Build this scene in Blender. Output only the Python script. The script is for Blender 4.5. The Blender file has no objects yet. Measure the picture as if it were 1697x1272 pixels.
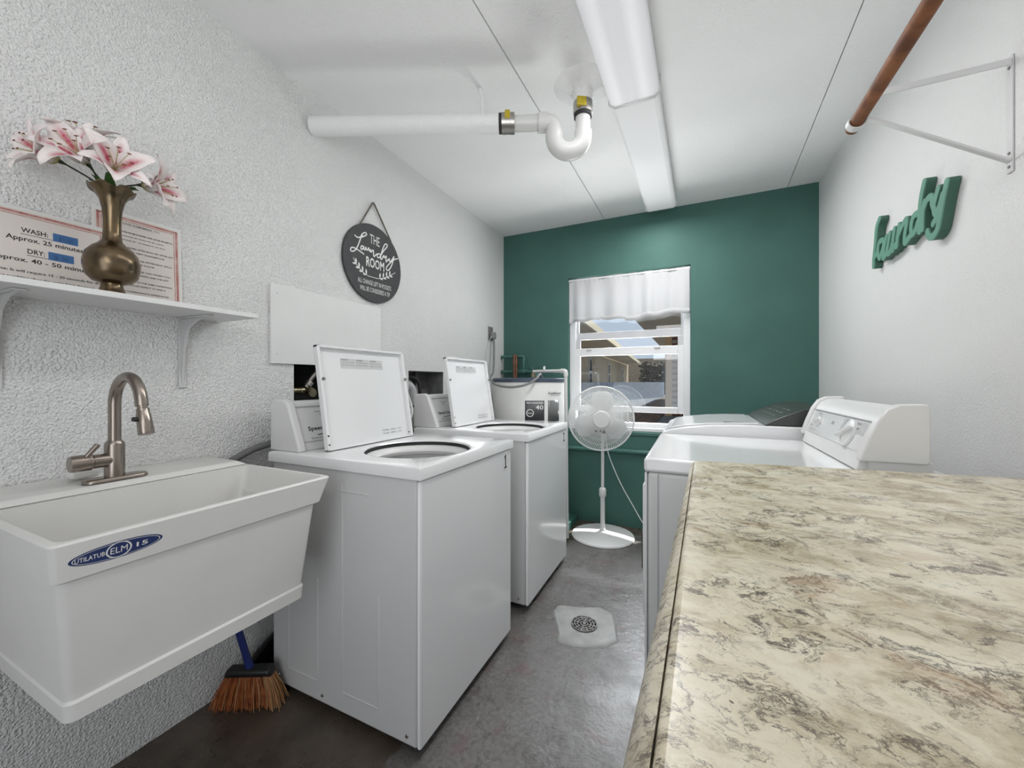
import bpy, bmesh, math, random
from mathutils import Vector, Matrix
random.seed(7)
C = bpy.context.scene.collection
S = bpy.context.scene
V = Vector
PI = math.pi

# ------------------------------------------------------------------ camera, world, lights, exposure
XL, XR, YB, YF, HC = -1.571, 0.741, 3.185, -1.30, 2.46
cam = bpy.data.cameras.new('camera'); co = bpy.data.objects.new('camera', cam); C.objects.link(co)
co.location = (0, 0, 1.145); co.rotation_euler = (PI/2, 0, 0.437)
cam.sensor_width = 36; cam.lens = 36*648/1697; cam.shift_y = -3.6/1697; cam.clip_start = 0.02
S.camera = co
S.view_settings.view_transform = 'Standard'; S.view_settings.look = 'None'
S.view_settings.gamma = 1; S.view_settings.use_curve_mapping = False
S.view_settings.exposure = 0.07

w = bpy.data.worlds.new('world'); S.world = w; w.use_nodes = True
bg = w.node_tree.nodes['Background']
bg.inputs[0].default_value = (0.72, 0.84, 1.0, 1); bg.inputs[1].default_value = 0.75

def lamp(name, typ, energy, loc, target=None, size=None, color=(1, 1, 1), angle=None):
    d = bpy.data.lights.new(name, typ); d.energy = energy; d.color = color
    if typ == 'AREA':
        d.shape = 'RECTANGLE'; d.size, d.size_y = size
    if angle is not None: d.angle = angle
    o = bpy.data.objects.new(name, d); C.objects.link(o); o.location = loc
    if target is not None:
        o.rotation_euler = (V(target)-V(loc)).to_track_quat('-Z', 'Y').to_euler()
    return o
sun_dir = V((-0.20, -0.30, -0.93))
lamp('sun', 'SUN', 8.0, (0, 8, 8), V((0, 8, 8))+sun_dir, angle=math.radians(0.5), color=(1, 0.96, 0.9))
# unseen fill lamp added behind the camera, and sky light falling on the window
lamp('rear_fill', 'AREA', 12, (0.10, YF+0.03, 1.15), (-0.55, 3, 1.5), (1.2, 1.9))
lamp('window_skylight', 'AREA', 130, (-0.5, 4.35, 2.40), (-0.62, 2.2, 0.95), (1.3, 0.9), color=(0.97, 0.98, 1.0))
# added lamp low outside, lifting the far ceiling through the window
lamp('yard_fill', 'AREA', 76, (-0.5, 3.80, 0.48), (-0.45, 1.9, 2.46), (1.5, 0.7), color=(1.0, 0.98, 0.95))
# unseen fill lamp added to brighten the ceiling
lamp('ceiling_fill', 'AREA', 6, (-0.25, -0.35, 1.80), (-0.30, 0.75, 2.46), (0.7, 0.7))
# the tubes inside the two ceiling fixtures
lamp('tube_light_near', 'AREA', 4, (-.262, 1.18, 2.373), (-.262, 1.18, 0), (0.19, 1.15))
lamp('tube_light_far', 'AREA', 14.5, (-.235, 2.38, 2.373), (-.235, 2.38, 0), (0.19, 1.15))

# ------------------------------------------------------------------ helpers
ORG = {}
def origin(o):
    v = V((0, 0, 0))
    while o is not None:
        v += o.location; o = o.parent
    return v
def thing(name, loc, label, cat, group=None, kind=None):
    o = bpy.data.objects.new(name, None); C.objects.link(o); o.location = loc
    o.empty_display_size = 0.05
    tag(o, label, cat, group, kind); return o
def tag(o, label=None, cat=None, group=None, kind=None):
    if label: o['label'] = label
    if cat: o['category'] = cat
    if group: o['group'] = group
    if kind: o['kind'] = kind
    return o
def obj(name, bm, mat, parent=None, smooth=True, bevel=0, seg=2, angle=40, label=None, at=None):
    """link a bmesh built in world coordinates as one mesh object"""
    base = origin(parent) if parent is not None else V((0, 0, 0))
    loc = V(at) if at is not None else V((0, 0, 0))
    bmesh.ops.translate(bm, verts=bm.verts, vec=-(base+loc) if parent is None else -base-(loc))
    bmesh.ops.recalc_face_normals(bm, faces=bm.faces)
    me = bpy.data.meshes.new(name); bm.to_mesh(me); bm.free()
    for m in (mat if isinstance(mat, (list, tuple)) else [mat]): me.materials.append(m)
    o = bpy.data.objects.new(name, me); C.objects.link(o)
    o.location = loc
    if parent is not None: o.parent = parent
    if bevel:
        b = o.modifiers.new('bevel', 'BEVEL'); b.width = bevel; b.segments = seg
        b.limit_method = 'ANGLE'; b.angle_limit = math.radians(35)
    if smooth:
        for p in me.polygons: p.use_smooth = True
        try: me.set_sharp_from_angle(angle=math.radians(angle))
        except Exception: pass
    if label: o['label'] = label
    return o
def NB(): return bmesh.new()
def box(bm, x, y, z, mi=0):
    vs = [bm.verts.new((a, b, c)) for a in x for b in y for c in z]
    for f in ((0,1,3,2),(4,6,7,5),(0,4,5,1),(2,3,7,6),(0,2,6,4),(1,5,7,3)):
        bm.faces.new([vs[i] for i in f]).material_index = mi
    return bm
def obox(bm, O, A, B, N, a, b, c, mi=0):
    O, A, B, N = V(O), V(A), V(B), V(N)
    vs = [bm.verts.new(O+A*i+B*j+N*k) for i in a for j in b for k in c]
    for f in ((0,1,3,2),(4,6,7,5),(0,4,5,1),(2,3,7,6),(0,2,6,4),(1,5,7,3)):
        bm.faces.new([vs[i] for i in f]).material_index = mi
    return bm
def frame_of(d):
    d = V(d).normalized(); u = V((0, 0, 1)) if abs(d.z) < .9 else V((1, 0, 0))
    a = d.cross(u).normalized(); return a, d.cross(a).normalized()
def tube(bm, pts, r, n=10, caps=True, mi=0):
    """swept tube with parallel-transported frames; r is a number or a list"""
    pts = [V(p) for p in pts]; rs = r if isinstance(r, (list, tuple)) else [r]*len(pts)
    rings = []; prev = None
    for i, p in enumerate(pts):
        t = (pts[min(i+1, len(pts)-1)]-pts[max(i-1, 0)]).normalized()
        if prev is None: a, b = frame_of(t)
        else:
            a = (prev-t*prev.dot(t)).normalized(); b = t.cross(a)
        prev = a
        rings.append([bm.verts.new(p+(a*math.cos(2*PI*k/n)+b*math.sin(2*PI*k/n))*rs[i]) for k in range(n)])
    for i in range(len(rings)-1):
        for k in range(n):
            f = bm.faces.new((rings[i][k], rings[i][(k+1)%n], rings[i+1][(k+1)%n], rings[i+1][k])); f.material_index = mi
    if caps:
        for rr in (rings[0], rings[-1]):
            f = bm.faces.new(rr); f.material_index = mi
    return bm
def lathe(bm, prof, c=(0, 0, 0), axis=(0, 0, 1), n=32, mi=0):
    """profile of (radius, height) pairs turned about an axis through c"""
    c = V(c); ax = V(axis).normalized()
    a, b = frame_of(ax)
    rings = []
    for r, h in prof:
        if r < 1e-6: rings.append([bm.verts.new(c+ax*h)])
        else: rings.append([bm.verts.new(c+ax*h+(a*math.cos(2*PI*k/n)+b*math.sin(2*PI*k/n))*r) for k in range(n)])
    for i in range(len(rings)-1):
        p, q = rings[i], rings[i+1]
        for k in range(n):
            l = [p[k % len(p)], p[(k+1) % len(p)], q[(k+1) % len(q)], q[k % len(q)]]
            u = []
            for v in l:
                if v not in u: u.append(v)
            if len(u) > 2:
                try: bm.faces.new(u).material_index = mi
                except ValueError: pass
    return bm
def prism(bm, poly, vec, mi=0):
    """closed prism from a planar polygon of 3-D points"""
    vec = V(vec)
    a = [bm.verts.new(V(p)) for p in poly]; b = [bm.verts.new(V(p)+vec) for p in poly]
    bm.faces.new(a).material_index = mi; bm.faces.new(b[::-1]).material_index = mi
    n = len(a)
    for i in range(n): bm.faces.new((a[i], b[i], b[(i+1)%n], a[(i+1)%n])).material_index = mi
    return bm
def smooth_pts(p, k=5):
    p = [V(q) for q in p]
    if len(p) < 3: return p
    out = []
    for i in range(len(p)-1):
        a, b, c, d = p[max(i-1, 0)], p[i], p[i+1], p[min(i+2, len(p)-1)]
        for j in range(k):
            t = j/k
            out.append(.5*((2*b)+(c-a)*t+(2*a-5*b+4*c-d)*t*t+(3*b-a-3*c+d)*t**3))
    out.append(p[-1]); return out
RB = [0]
def ribbon(bm, pts2, width, to3, t0, t1, round_ends=True):
    """flat pen stroke along 2-D points, between depths t0 and t1; to3(u, v, t) gives the 3-D point"""
    p = smooth_pts([V((a, b, 0)) for a, b in pts2], 5)
    h = width/2; L, R = [], []
    for i in range(len(p)):
        t = (p[min(i+1, len(p)-1)]-p[max(i-1, 0)])
        t = t.normalized() if t.length > 1e-9 else V((1, 0, 0))
        nn = V((-t.y, t.x, 0)); L.append(p[i]+nn*h); R.append(p[i]-nn*h)
    def cap(c, d):
        a0 = math.atan2(d.y, d.x)
        return [c+V((math.cos(a0+x), math.sin(a0+x), 0))*h for x in (-PI/3, -PI/9, PI/9, PI/3)]
    def quads(ring):
        pass
    secs = list(zip(L, R))
    prev = None
    for l, r in secs:
        RB[0] += 1; dz = (RB[0] % 400)*1.5e-6; cur = [bm.verts.new(to3(q.x, q.y, t)) for q in (l, r) for t in (t0-dz*.5, t1+dz)]   # l0 l1 r0 r1
        if prev:
            bm.faces.new((prev[1], cur[1], cur[3], prev[3])); bm.faces.new((prev[0], prev[2], cur[2], cur[0]))
            bm.faces.new((prev[0], cur[0], cur[1], prev[1])); bm.faces.new((prev[2], prev[3], cur[3], cur[2]))
        else: first = cur
        prev = cur
    for end, c, d in ((first, p[0], p[0]-p[1]), (prev, p[-1], p[-1]-p[-2])):
        if not round_ends:
            bm.faces.new((end[0], end[1], end[3], end[2])); continue
        cp = cap(c, d)
        lo = [bm.verts.new(to3(q.x, q.y, t0)) for q in cp]; hi = [bm.verts.new(to3(q.x, q.y, t1)) for q in cp]
        if end is first: lo2, hi2 = [end[0]]+lo+[end[2]], [end[1]]+hi+[end[3]]
        else: lo2, hi2 = [end[2]]+lo+[end[0]], [end[3]]+hi+[end[1]]
        bm.faces.new(lo2); bm.faces.new(hi2)
        for i in range(len(lo2)-1): bm.faces.new((lo2[i], lo2[i+1], hi2[i+1], hi2[i]))
    return bm
def text_into(bm, s, O, A, B, wd, ht, off=0.0008, bold=0.0, mi=0):
    """flat printed text filling the wd x ht box at lower-left corner O along axes A, B"""
    cu = bpy.data.curves.new('lettering', 'FONT'); cu.body = s; cu.resolution_u = 2; cu.offset = bold
    t = bpy.data.objects.new('lettering', cu); C.objects.link(t)
    dg = bpy.context.evaluated_depsgraph_get(); dg.update()
    me = bpy.data.meshes.new_from_object(t.evaluated_get(dg))
    bpy.data.objects.remove(t); bpy.data.curves.remove(cu)
    xs = [v.co.x for v in me.vertices]; ys = [v.co.y for v in me.vertices]
    x0, y0 = min(xs), min(ys); sx = wd/(max(xs)-x0); sy = ht/(max(ys)-y0)
    O, A, B = V(O), V(A).normalized(), V(B).normalized(); N = A.cross(B)
    vs = [bm.verts.new(O+A*(v.co.x-x0)*sx+B*(v.co.y-y0)*sy+N*off) for v in me.vertices]
    for p in me.polygons:
        try: bm.faces.new([vs[i] for i in p.vertices]).material_index = mi
        except ValueError: pass
    bpy.data.meshes.remove(me); return bm
def copy_tree(o, parent=None):
    c = o.copy(); C.objects.link(c)
    if parent is not None: c.parent = parent
    for ch in [x for x in bpy.data.objects if x.parent == o]: copy_tree(ch, c)
    return c

# ------------------------------------------------------------------ materials
def mat(name, col, rough=0.5, metal=0.0, bump=0, bscale=50, bdist=0.002, var=0, vscale=8, coat=0, emit=0, spec=0.5, distort=0, col2=None, det=3):
    m = bpy.data.materials.new(name); m.use_nodes = True; n = m.node_tree.nodes; l = m.node_tree.links
    b = n['Principled BSDF']; b.inputs['Roughness'].default_value = rough; b.inputs['Metallic'].default_value = metal
    b.inputs['Base Color'].default_value = (*col, 1); b.inputs['Specular IOR Level'].default_value = spec
    if coat: b.inputs['Coat Weight'].default_value = coat; b.inputs['Coat Roughness'].default_value = 0.06
    if emit: b.inputs['Emission Color'].default_value = (*col, 1); b.inputs['Emission Strength'].default_value = emit
    tc = n.new('ShaderNodeTexCoord')
    if var or col2:
        t = n.new('ShaderNodeTexNoise'); t.inputs['Scale'].default_value = vscale; t.inputs['Detail'].default_value = 5
        l.new(tc.outputs['Object'], t.inputs['Vector'])
        r = n.new('ShaderNodeValToRGB'); c2 = col2 or tuple(max(0, c*(1-var)) for c in col)
        r.color_ramp.elements[0].color = (*c2, 1); r.color_ramp.elements[1].color = (*col, 1)
        r.color_ramp.elements[0].position = .32; r.color_ramp.elements[1].position = .62
        l.new(t.outputs['Fac'], r.inputs['Fac']); l.new(r.outputs['Color'], b.inputs['Base Color'])
    if bump:
        t = n.new('ShaderNodeTexNoise'); t.inputs['Scale'].default_value = bscale; t.inputs['Detail'].default_value = det
        t.inputs['Distortion'].default_value = distort
        l.new(tc.outputs['Object'], t.inputs['Vector'])
        bp = n.new('ShaderNodeBump'); bp.inputs['Strength'].default_value = bump; bp.inputs['Distance'].default_value = bdist
        l.new(t.outputs['Fac'], bp.inputs['Height']); l.new(bp.outputs['Normal'], b.inputs['Normal'])
    return m
def s2l(*c): return tuple(((x/255)/12.92 if x/255 <= .04045 else ((x/255+.055)/1.055)**2.4) for x in c)

M = {}
M['stucco'] = mat('white textured wall paint', (.84, .84, .83), .55, bump=1.0, bscale=165, bdist=.009, distort=.25, var=.03, vscale=3, det=1.5)
M['wall_fine'] = mat('white fine textured wall paint', (.74, .74, .735), .5, bump=.5, bscale=150, bdist=.004, distort=.4, var=.02, vscale=3, det=2)
M['ceiling'] = mat('white textured ceiling paint', (.87, .87, .865), .6, bump=.6, bscale=110, bdist=.005, distort=.3, var=.03, vscale=2, det=2)
M['joint'] = mat('dark joint', (.22, .22, .22), .8, bump=.2)
M['green'] = mat('green wall paint', (.063, .150, .126), .6, spec=.25, bump=.30, bscale=120, bdist=.003, distort=.4, var=.10, vscale=4)
M['green_trim'] = mat('green painted pipe', (.055, .16, .135), .4, bump=.2, bscale=60, var=.25, vscale=25)
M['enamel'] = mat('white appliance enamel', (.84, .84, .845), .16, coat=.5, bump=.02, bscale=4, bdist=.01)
M['enamel_side_shade'] = mat('side panel enamel toned for shade', (.68, .68, .675), .30, bump=.02, bscale=6, bdist=.01)  # duller side panel white, darkened to keep its shade under the fill lamp
M['plastic'] = mat('white plastic', (.75, .75, .74), .35, bump=.03, bscale=200)
M['tub'] = mat('off white moulded tub plastic', (.76, .75, .725), .38, bump=.04, bscale=150, bdist=.001, var=.03)
M['paintwood'] = mat('white painted board', (.79, .79, .78), .42, bump=.06, bscale=40, var=.03)
M['steel_paint'] = mat('white painted steel', (.66, .66, .66), .4, bump=.08, bscale=60, var=.05)
M['nickel'] = mat('brushed nickel', (.36, .31, .27), .27, 1, bump=.05, bscale=90, var=.15, vscale=20)
M['chrome'] = mat('chrome', (.7, .7, .7), .15, 1, bump=.02)
M['brass'] = mat('antique brass', (.20, .145, .085), .26, 1, bump=.04, bscale=60, col2=(.11, .085, .06), vscale=18)
M['oldbrass'] = mat('tarnished brass', (.34, .30, .20), .35, 1, bump=.2, bscale=70, var=.5, vscale=60)
M['black'] = mat('black plastic', (.012, .012, .012), .4, bump=.1, bscale=80)
M['rubber'] = mat('black rubber', (.02, .02, .02), .7, bump=.1)
M['char'] = mat('charcoal sign paint', (.055, .055, .058), .6, bump=.08, bscale=120, var=.15, vscale=30)
M['carelabel'] = mat('pale care label', (.62, .62, .62), .4, var=.05)
M['ink'] = mat('black ink', (.015, .015, .015), .6, var=.1)
M['greyink'] = mat('grey ink', (.13, .13, .13), .6, var=.1)
M['whiteink'] = mat('white lettering', (.82, .82, .80), .6, var=.05)
M['rope'] = mat('jute rope', (.19, .165, .14), .9, bump=.6, bscale=300, var=.4, vscale=90)
M['paper'] = mat('laminated paper', (.74, .68, .64), .30, coat=.2, var=.04)
M['laminate'] = mat('clear laminate edge', (.78, .77, .75), .2, var=.03)
M['redborder'] = mat('printed red border', (.42, .15, .13), .4, col2=(.55, .34, .31), vscale=45)
M['tape'] = mat('blue painter tape', (.05, .15, .36), .6, bump=.1, var=.15, vscale=60)
M['tapeink'] = mat('dark writing under tape', (.025, .075, .2), .6, var=.1)
M['broomblue'] = mat('blue broom handle', (.012, .025, .16), .35, var=.1)
M['bristle'] = mat('orange bristles', (.40, .12, .025), .6, col2=(.26, .055, .012), vscale=45)
M['bristletan'] = mat('faded bristles', (.45, .24, .10), .6, var=.2)
M['rodwood'] = mat('stained wood rod', (.25, .095, .035), .6, spec=.25, bump=.1, bscale=60, col2=(.12, .04, .015), vscale=22)
M['woodgreen'] = mat('green painted wooden letters', (.13, .30, .225), .5, bump=.05, var=.06)
M['woodgreen_shade'] = mat('green letter edges toned as shade', (.045, .125, .088), .55, var=.1)  # same green as the faces, darkened to imitate shaded edges
M['grey_cable'] = mat('grey cable', (.22, .22, .22), .5, var=.1)
M['grey_hose'] = mat('grey ribbed hose', (.17, .17, .17), .55, bump=.3, bscale=40, var=.1)
M['greybox'] = mat('grey electrical box', (.20, .195, .19), .5, var=.1)
M['copper'] = mat('copper pipe', (.22, .12, .08), .4, .8, var=.4, vscale=30)
M['tank'] = mat('cream white tank enamel', (.74, .74, .72), .28, bump=.02)
M['tankcap'] = mat('dark blue grey tank top', (.055, .075, .11), .4, var=.1)
M['pvc'] = mat('white pvc', (.66, .66, .645), .3, bump=.02)
M['lblgrey'] = mat('grey label', (.085, .085, .09), .4, var=.08)
M['screen'] = mat('dark glossy plate', (.17, .17, .17), .15, var=.1)
M['yellow'] = mat('yellow sticker', (.55, .42, .02), .5, var=.2, vscale=60)
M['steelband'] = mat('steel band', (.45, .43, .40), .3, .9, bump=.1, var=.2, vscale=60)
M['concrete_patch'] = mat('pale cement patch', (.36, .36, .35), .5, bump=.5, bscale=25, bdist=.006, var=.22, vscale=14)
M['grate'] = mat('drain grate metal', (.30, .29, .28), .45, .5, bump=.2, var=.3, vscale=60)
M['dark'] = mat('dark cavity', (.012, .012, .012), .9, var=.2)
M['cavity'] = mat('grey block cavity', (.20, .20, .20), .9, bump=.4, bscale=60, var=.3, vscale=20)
M['petal_back'] = mat('green sepal', (.35, .42, .20), .6, var=.2)
M['leaf'] = mat('dark green leaf', (.05, .12, .025), .5, var=.3, vscale=40)
M['stem'] = mat('dark stem', (.03, .045, .02), .6, var=.2)
M['anther'] = mat('rust anther', (.20, .07, .04), .7, var=.2)
M['filament'] = mat('pale green filament', (.42, .40, .16), .6, var=.2)
M['lens'] = mat('lit prismatic lens', (.78, .78, .80), .8, emit=.16, spec=.1, bump=.3, bscale=160)
def tube_glow(m):   # the two tubes show through the lens as brighter bands
    n, l = m.node_tree.nodes, m.node_tree.links; b = n['Principled BSDF']; tc = n.new('ShaderNodeTexCoord'); sx = n.new('ShaderNodeSeparateXYZ'); l.new(tc.outputs['Object'], sx.inputs[0])
    r = n.new('ShaderNodeValToRGB'); mr = n.new('ShaderNodeMapRange'); mr.inputs[1].default_value = -.11; mr.inputs[2].default_value = .11; l.new(sx.outputs[0], mr.inputs[0]); l.new(mr.outputs[0], r.inputs[0])
    e = r.color_ramp.elements; e[0].position = 0; e[0].color = (.10, .10, .10, 1); e[1].position = 1; e[1].color = (.10, .10, .10, 1)
    for p, v in ((.24, .34), (.38, .18), (.62, .18), (.76, .34)): x = e.new(p); x.color = (v, v, v, 1)
    l.new(r.outputs[0], b.inputs['Emission Strength'])
tube_glow(M['lens'])
M['opal'] = mat('lit opal cover', (.80, .80, .81), .7, emit=.10, spec=.15, bump=.03)
M['winframe'] = mat('white window frame', (.76, .76, .77), .35, bump=.02)
M['greyframe'] = mat('grey aluminium rail', (.52, .52, .53), .4, bump=.02)
M['sheer'] = None
M['darkpanel'] = mat('dark grey control panel', (.035, .04, .035), .35, var=.1)
M['silver'] = mat('silver graphic', (.55, .55, .56), .35, var=.08)
M['liftgrey'] = mat('grey print', (.42, .42, .43), .5, var=.1)
M['tan'] = mat('tan stucco', (.60, .49, .34), .8, bump=.3, bscale=30, var=.10, vscale=2)
M['cream'] = mat('cream fascia', (.80, .70, .50), .7, var=.06)
M['peach'] = mat('peach paint', (.50, .32, .19), .7, var=.1, vscale=6)
M['brick'] = mat('dark red brick', (.16, .065, .05), .85, bump=.3, bscale=60, var=.4, vscale=12)
M['mortar'] = mat('pale mortar', (.42, .36, .31), .9, bump=.2, var=.1)
M['bluemetal'] = mat('pale blue metal panel', (.46, .55, .66), .5, var=.06, vscale=3)
M['bluewall'] = mat('pale blue grey wall', (.36, .40, .46), .8, bump=.3, bscale=40, var=.18, vscale=5)
M['gravel'] = mat('brown gravel', (.20, .14, .105), .9, bump=1, bscale=40, bdist=.03, col2=(.05, .035, .03), vscale=16)
M['stone'] = mat('mottled stone', (.40, .33, .24), .9, bump=.4, bscale=20, bdist=.02, col2=(.20, .16, .12), vscale=9)
M['stone_dark'] = mat('dark stone', (.15, .13, .11), .9, bump=.4, bscale=20, var=.4, vscale=9)
M['pave'] = mat('pale paving', (.14, .155, .175), .85, bump=.1, var=.12, vscale=2)
M['winglass_dark'] = mat('dark window pane', (.05, .06, .07), .12, var=.1)

def node_mat(name):
    m = bpy.data.materials.new(name); m.use_nodes = True
    return m, m.node_tree.nodes, m.node_tree.links, m.node_tree.nodes['Principled BSDF']
def ramp(n, stops):
    r = n.new('ShaderNodeValToRGB'); e = r.color_ramp.elements
    e[0].position, e[0].color = stops[0][0], (*stops[0][1], 1); e[1].position, e[1].color = stops[-1][0], (*stops[-1][1], 1)
    for p, c in stops[1:-1]: x = e.new(p); x.color = (*c, 1)
    return r
def noise(n, l, vec, scale, det=6, dist=0, rough=.55):
    t = n.new('ShaderNodeTexNoise'); t.inputs['Scale'].default_value = scale; t.inputs['Detail'].default_value = det
    t.inputs['Distortion'].default_value = dist; t.inputs['Roughness'].default_value = rough; l.new(vec, t.inputs['Vector']); return t
def mixc(n, l, fac, a, b, mode='MIX'):
    x = n.new('ShaderNodeMix'); x.data_type = 'RGBA'; x.blend_type = mode
    for sock, v in ((x.inputs['Factor'], fac), (x.inputs['A'], a), (x.inputs['B'], b)):
        sock = [s for s in x.inputs if s.identifier == {'Factor': 'Factor_Float', 'A': 'A_Color', 'B': 'B_Color'}[sock.name]][0]
        if hasattr(v, 'is_output'): l.new(v, sock)
        else: sock.default_value = v if isinstance(v, (int, float)) else (*v, 1)
    return [o for o in x.outputs if o.identifier == 'Result_Color'][0]
def math_n(n, l, op, a, b=None):
    x = n.new('ShaderNodeMath'); x.operation = op
    for i, v in enumerate((a, b)):
        if v is None: continue
        if hasattr(v, 'is_output'): l.new(v, x.inputs[i])
        else: x.inputs[i].default_value = v
    return x.outputs[0]

# laminate counter that imitates cream granite with drifting brown-grey veins
def make_granite():
    m, n, l, b = node_mat('cream granite laminate')
    tc = n.new('ShaderNodeTexCoord'); mp = n.new('ShaderNodeMapping')
    mp.inputs['Rotation'].default_value = (0, 0, .45); mp.inputs['Scale'].default_value = (1.5, 1.95, 1)
    l.new(tc.outputs['Object'], mp.inputs['Vector']); v = mp.outputs['Vector']
    warp = noise(n, l, v, 6, 6, 0, .6); addv = n.new('ShaderNodeVectorMath'); addv.operation = 'MULTIPLY_ADD'
    l.new(warp.outputs['Color'], addv.inputs[0]); addv.inputs[1].default_value = (.20, .20, .20); l.new(v, addv.inputs[2]); wv = addv.outputs[0]
    M_ = lambda a_, b_: math_n(n, l, 'MULTIPLY', a_, b_)
    cloud = noise(n, l, wv, 8, 10, 0, .68)
    base = ramp(n, [(.34, s2l(172, 158, 130)), (.43, s2l(204, 192, 165)), (.51, s2l(224, 214, 190)), (.64, s2l(232, 225, 205))]); l.new(cloud.outputs['Fac'], base.inputs['Fac'])
    # taupe drifts between cream islands
    vo = n.new('ShaderNodeTexVoronoi'); vo.feature = 'DISTANCE_TO_EDGE'; vo.inputs['Scale'].default_value = 10; l.new(wv, vo.inputs['Vector'])
    er = ramp(n, [(.02, (1, 1, 1)), (.20, (0, 0, 0))]); l.new(vo.outputs['Distance'], er.inputs['Fac'])
    zone = noise(n, l, v, 5, 6, .2, .6); zr = ramp(n, [(.45, (0, 0, 0)), (.62, (1, 1, 1))]); l.new(zone.outputs['Fac'], zr.inputs['Fac'])
    grit = noise(n, l, wv, 38, 8, .2, .75); gr = ramp(n, [(.42, (.15, .15, .15)), (.56, (1, 1, 1))]); l.new(grit.outputs['Fac'], gr.inputs['Fac'])
    c = mixc(n, l, M_(M_(er.outputs['Color'], zr.outputs['Color']), M_(gr.outputs['Color'], .78)), base.outputs['Color'], s2l(140, 124, 98))
    # broken dark flecks, gathered into zones
    fl = noise(n, l, wv, 24, 9, .3, .72); fr = ramp(n, [(.555, (0, 0, 0)), (.615, (1, 1, 1))]); l.new(fl.outputs['Fac'], fr.inputs['Fac'])
    z2 = noise(n, l, wv, 5.5, 5, 0, .6); z2r = ramp(n, [(.47, (0, 0, 0)), (.60, (1, 1, 1))]); l.new(z2.outputs['Fac'], z2r.inputs['Fac'])
    c = mixc(n, l, M_(M_(fr.outputs['Color'], z2r.outputs['Color']), .85), c, s2l(98, 86, 78))
    # thin broken veins
    for sc, wdt, lo_, col, k in ((7, .020, .42, (78, 66, 60), .9), (15, .018, .46, (88, 74, 66), .8), (30, .02, .50, (96, 84, 76), .7)):
        vn = noise(n, l, wv, sc, 8, .25, .62); vd = math_n(n, l, 'ABSOLUTE', math_n(n, l, 'SUBTRACT', vn.outputs['Fac'], .5))
        vr = ramp(n, [(.0, (1, 1, 1)), (wdt, (0, 0, 0))]); l.new(vd, vr.inputs['Fac'])
        bk = noise(n, l, wv, 13, 5, 0, .6); br = ramp(n, [(lo_, (0, 0, 0)), (lo_+.14, (1, 1, 1))]); l.new(bk.outputs['Fac'], br.inputs['Fac'])
        c = mixc(n, l, M_(M_(vr.outputs['Color'], br.outputs['Color']), k), c, s2l(*col))
    rust = noise(n, l, wv, 9, 5); rr = ramp(n, [(.58, (0, 0, 0)), (.72, (1, 1, 1))]); l.new(rust.outputs['Fac'], rr.inputs['Fac'])
    c = mixc(n, l, M_(rr.outputs['Color'], .38), c, s2l(170, 132, 96))
    l.new(c, b.inputs['Base Color']); b.inputs['Roughness'].default_value = .27
    return m
M['granite'] = make_granite()

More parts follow.
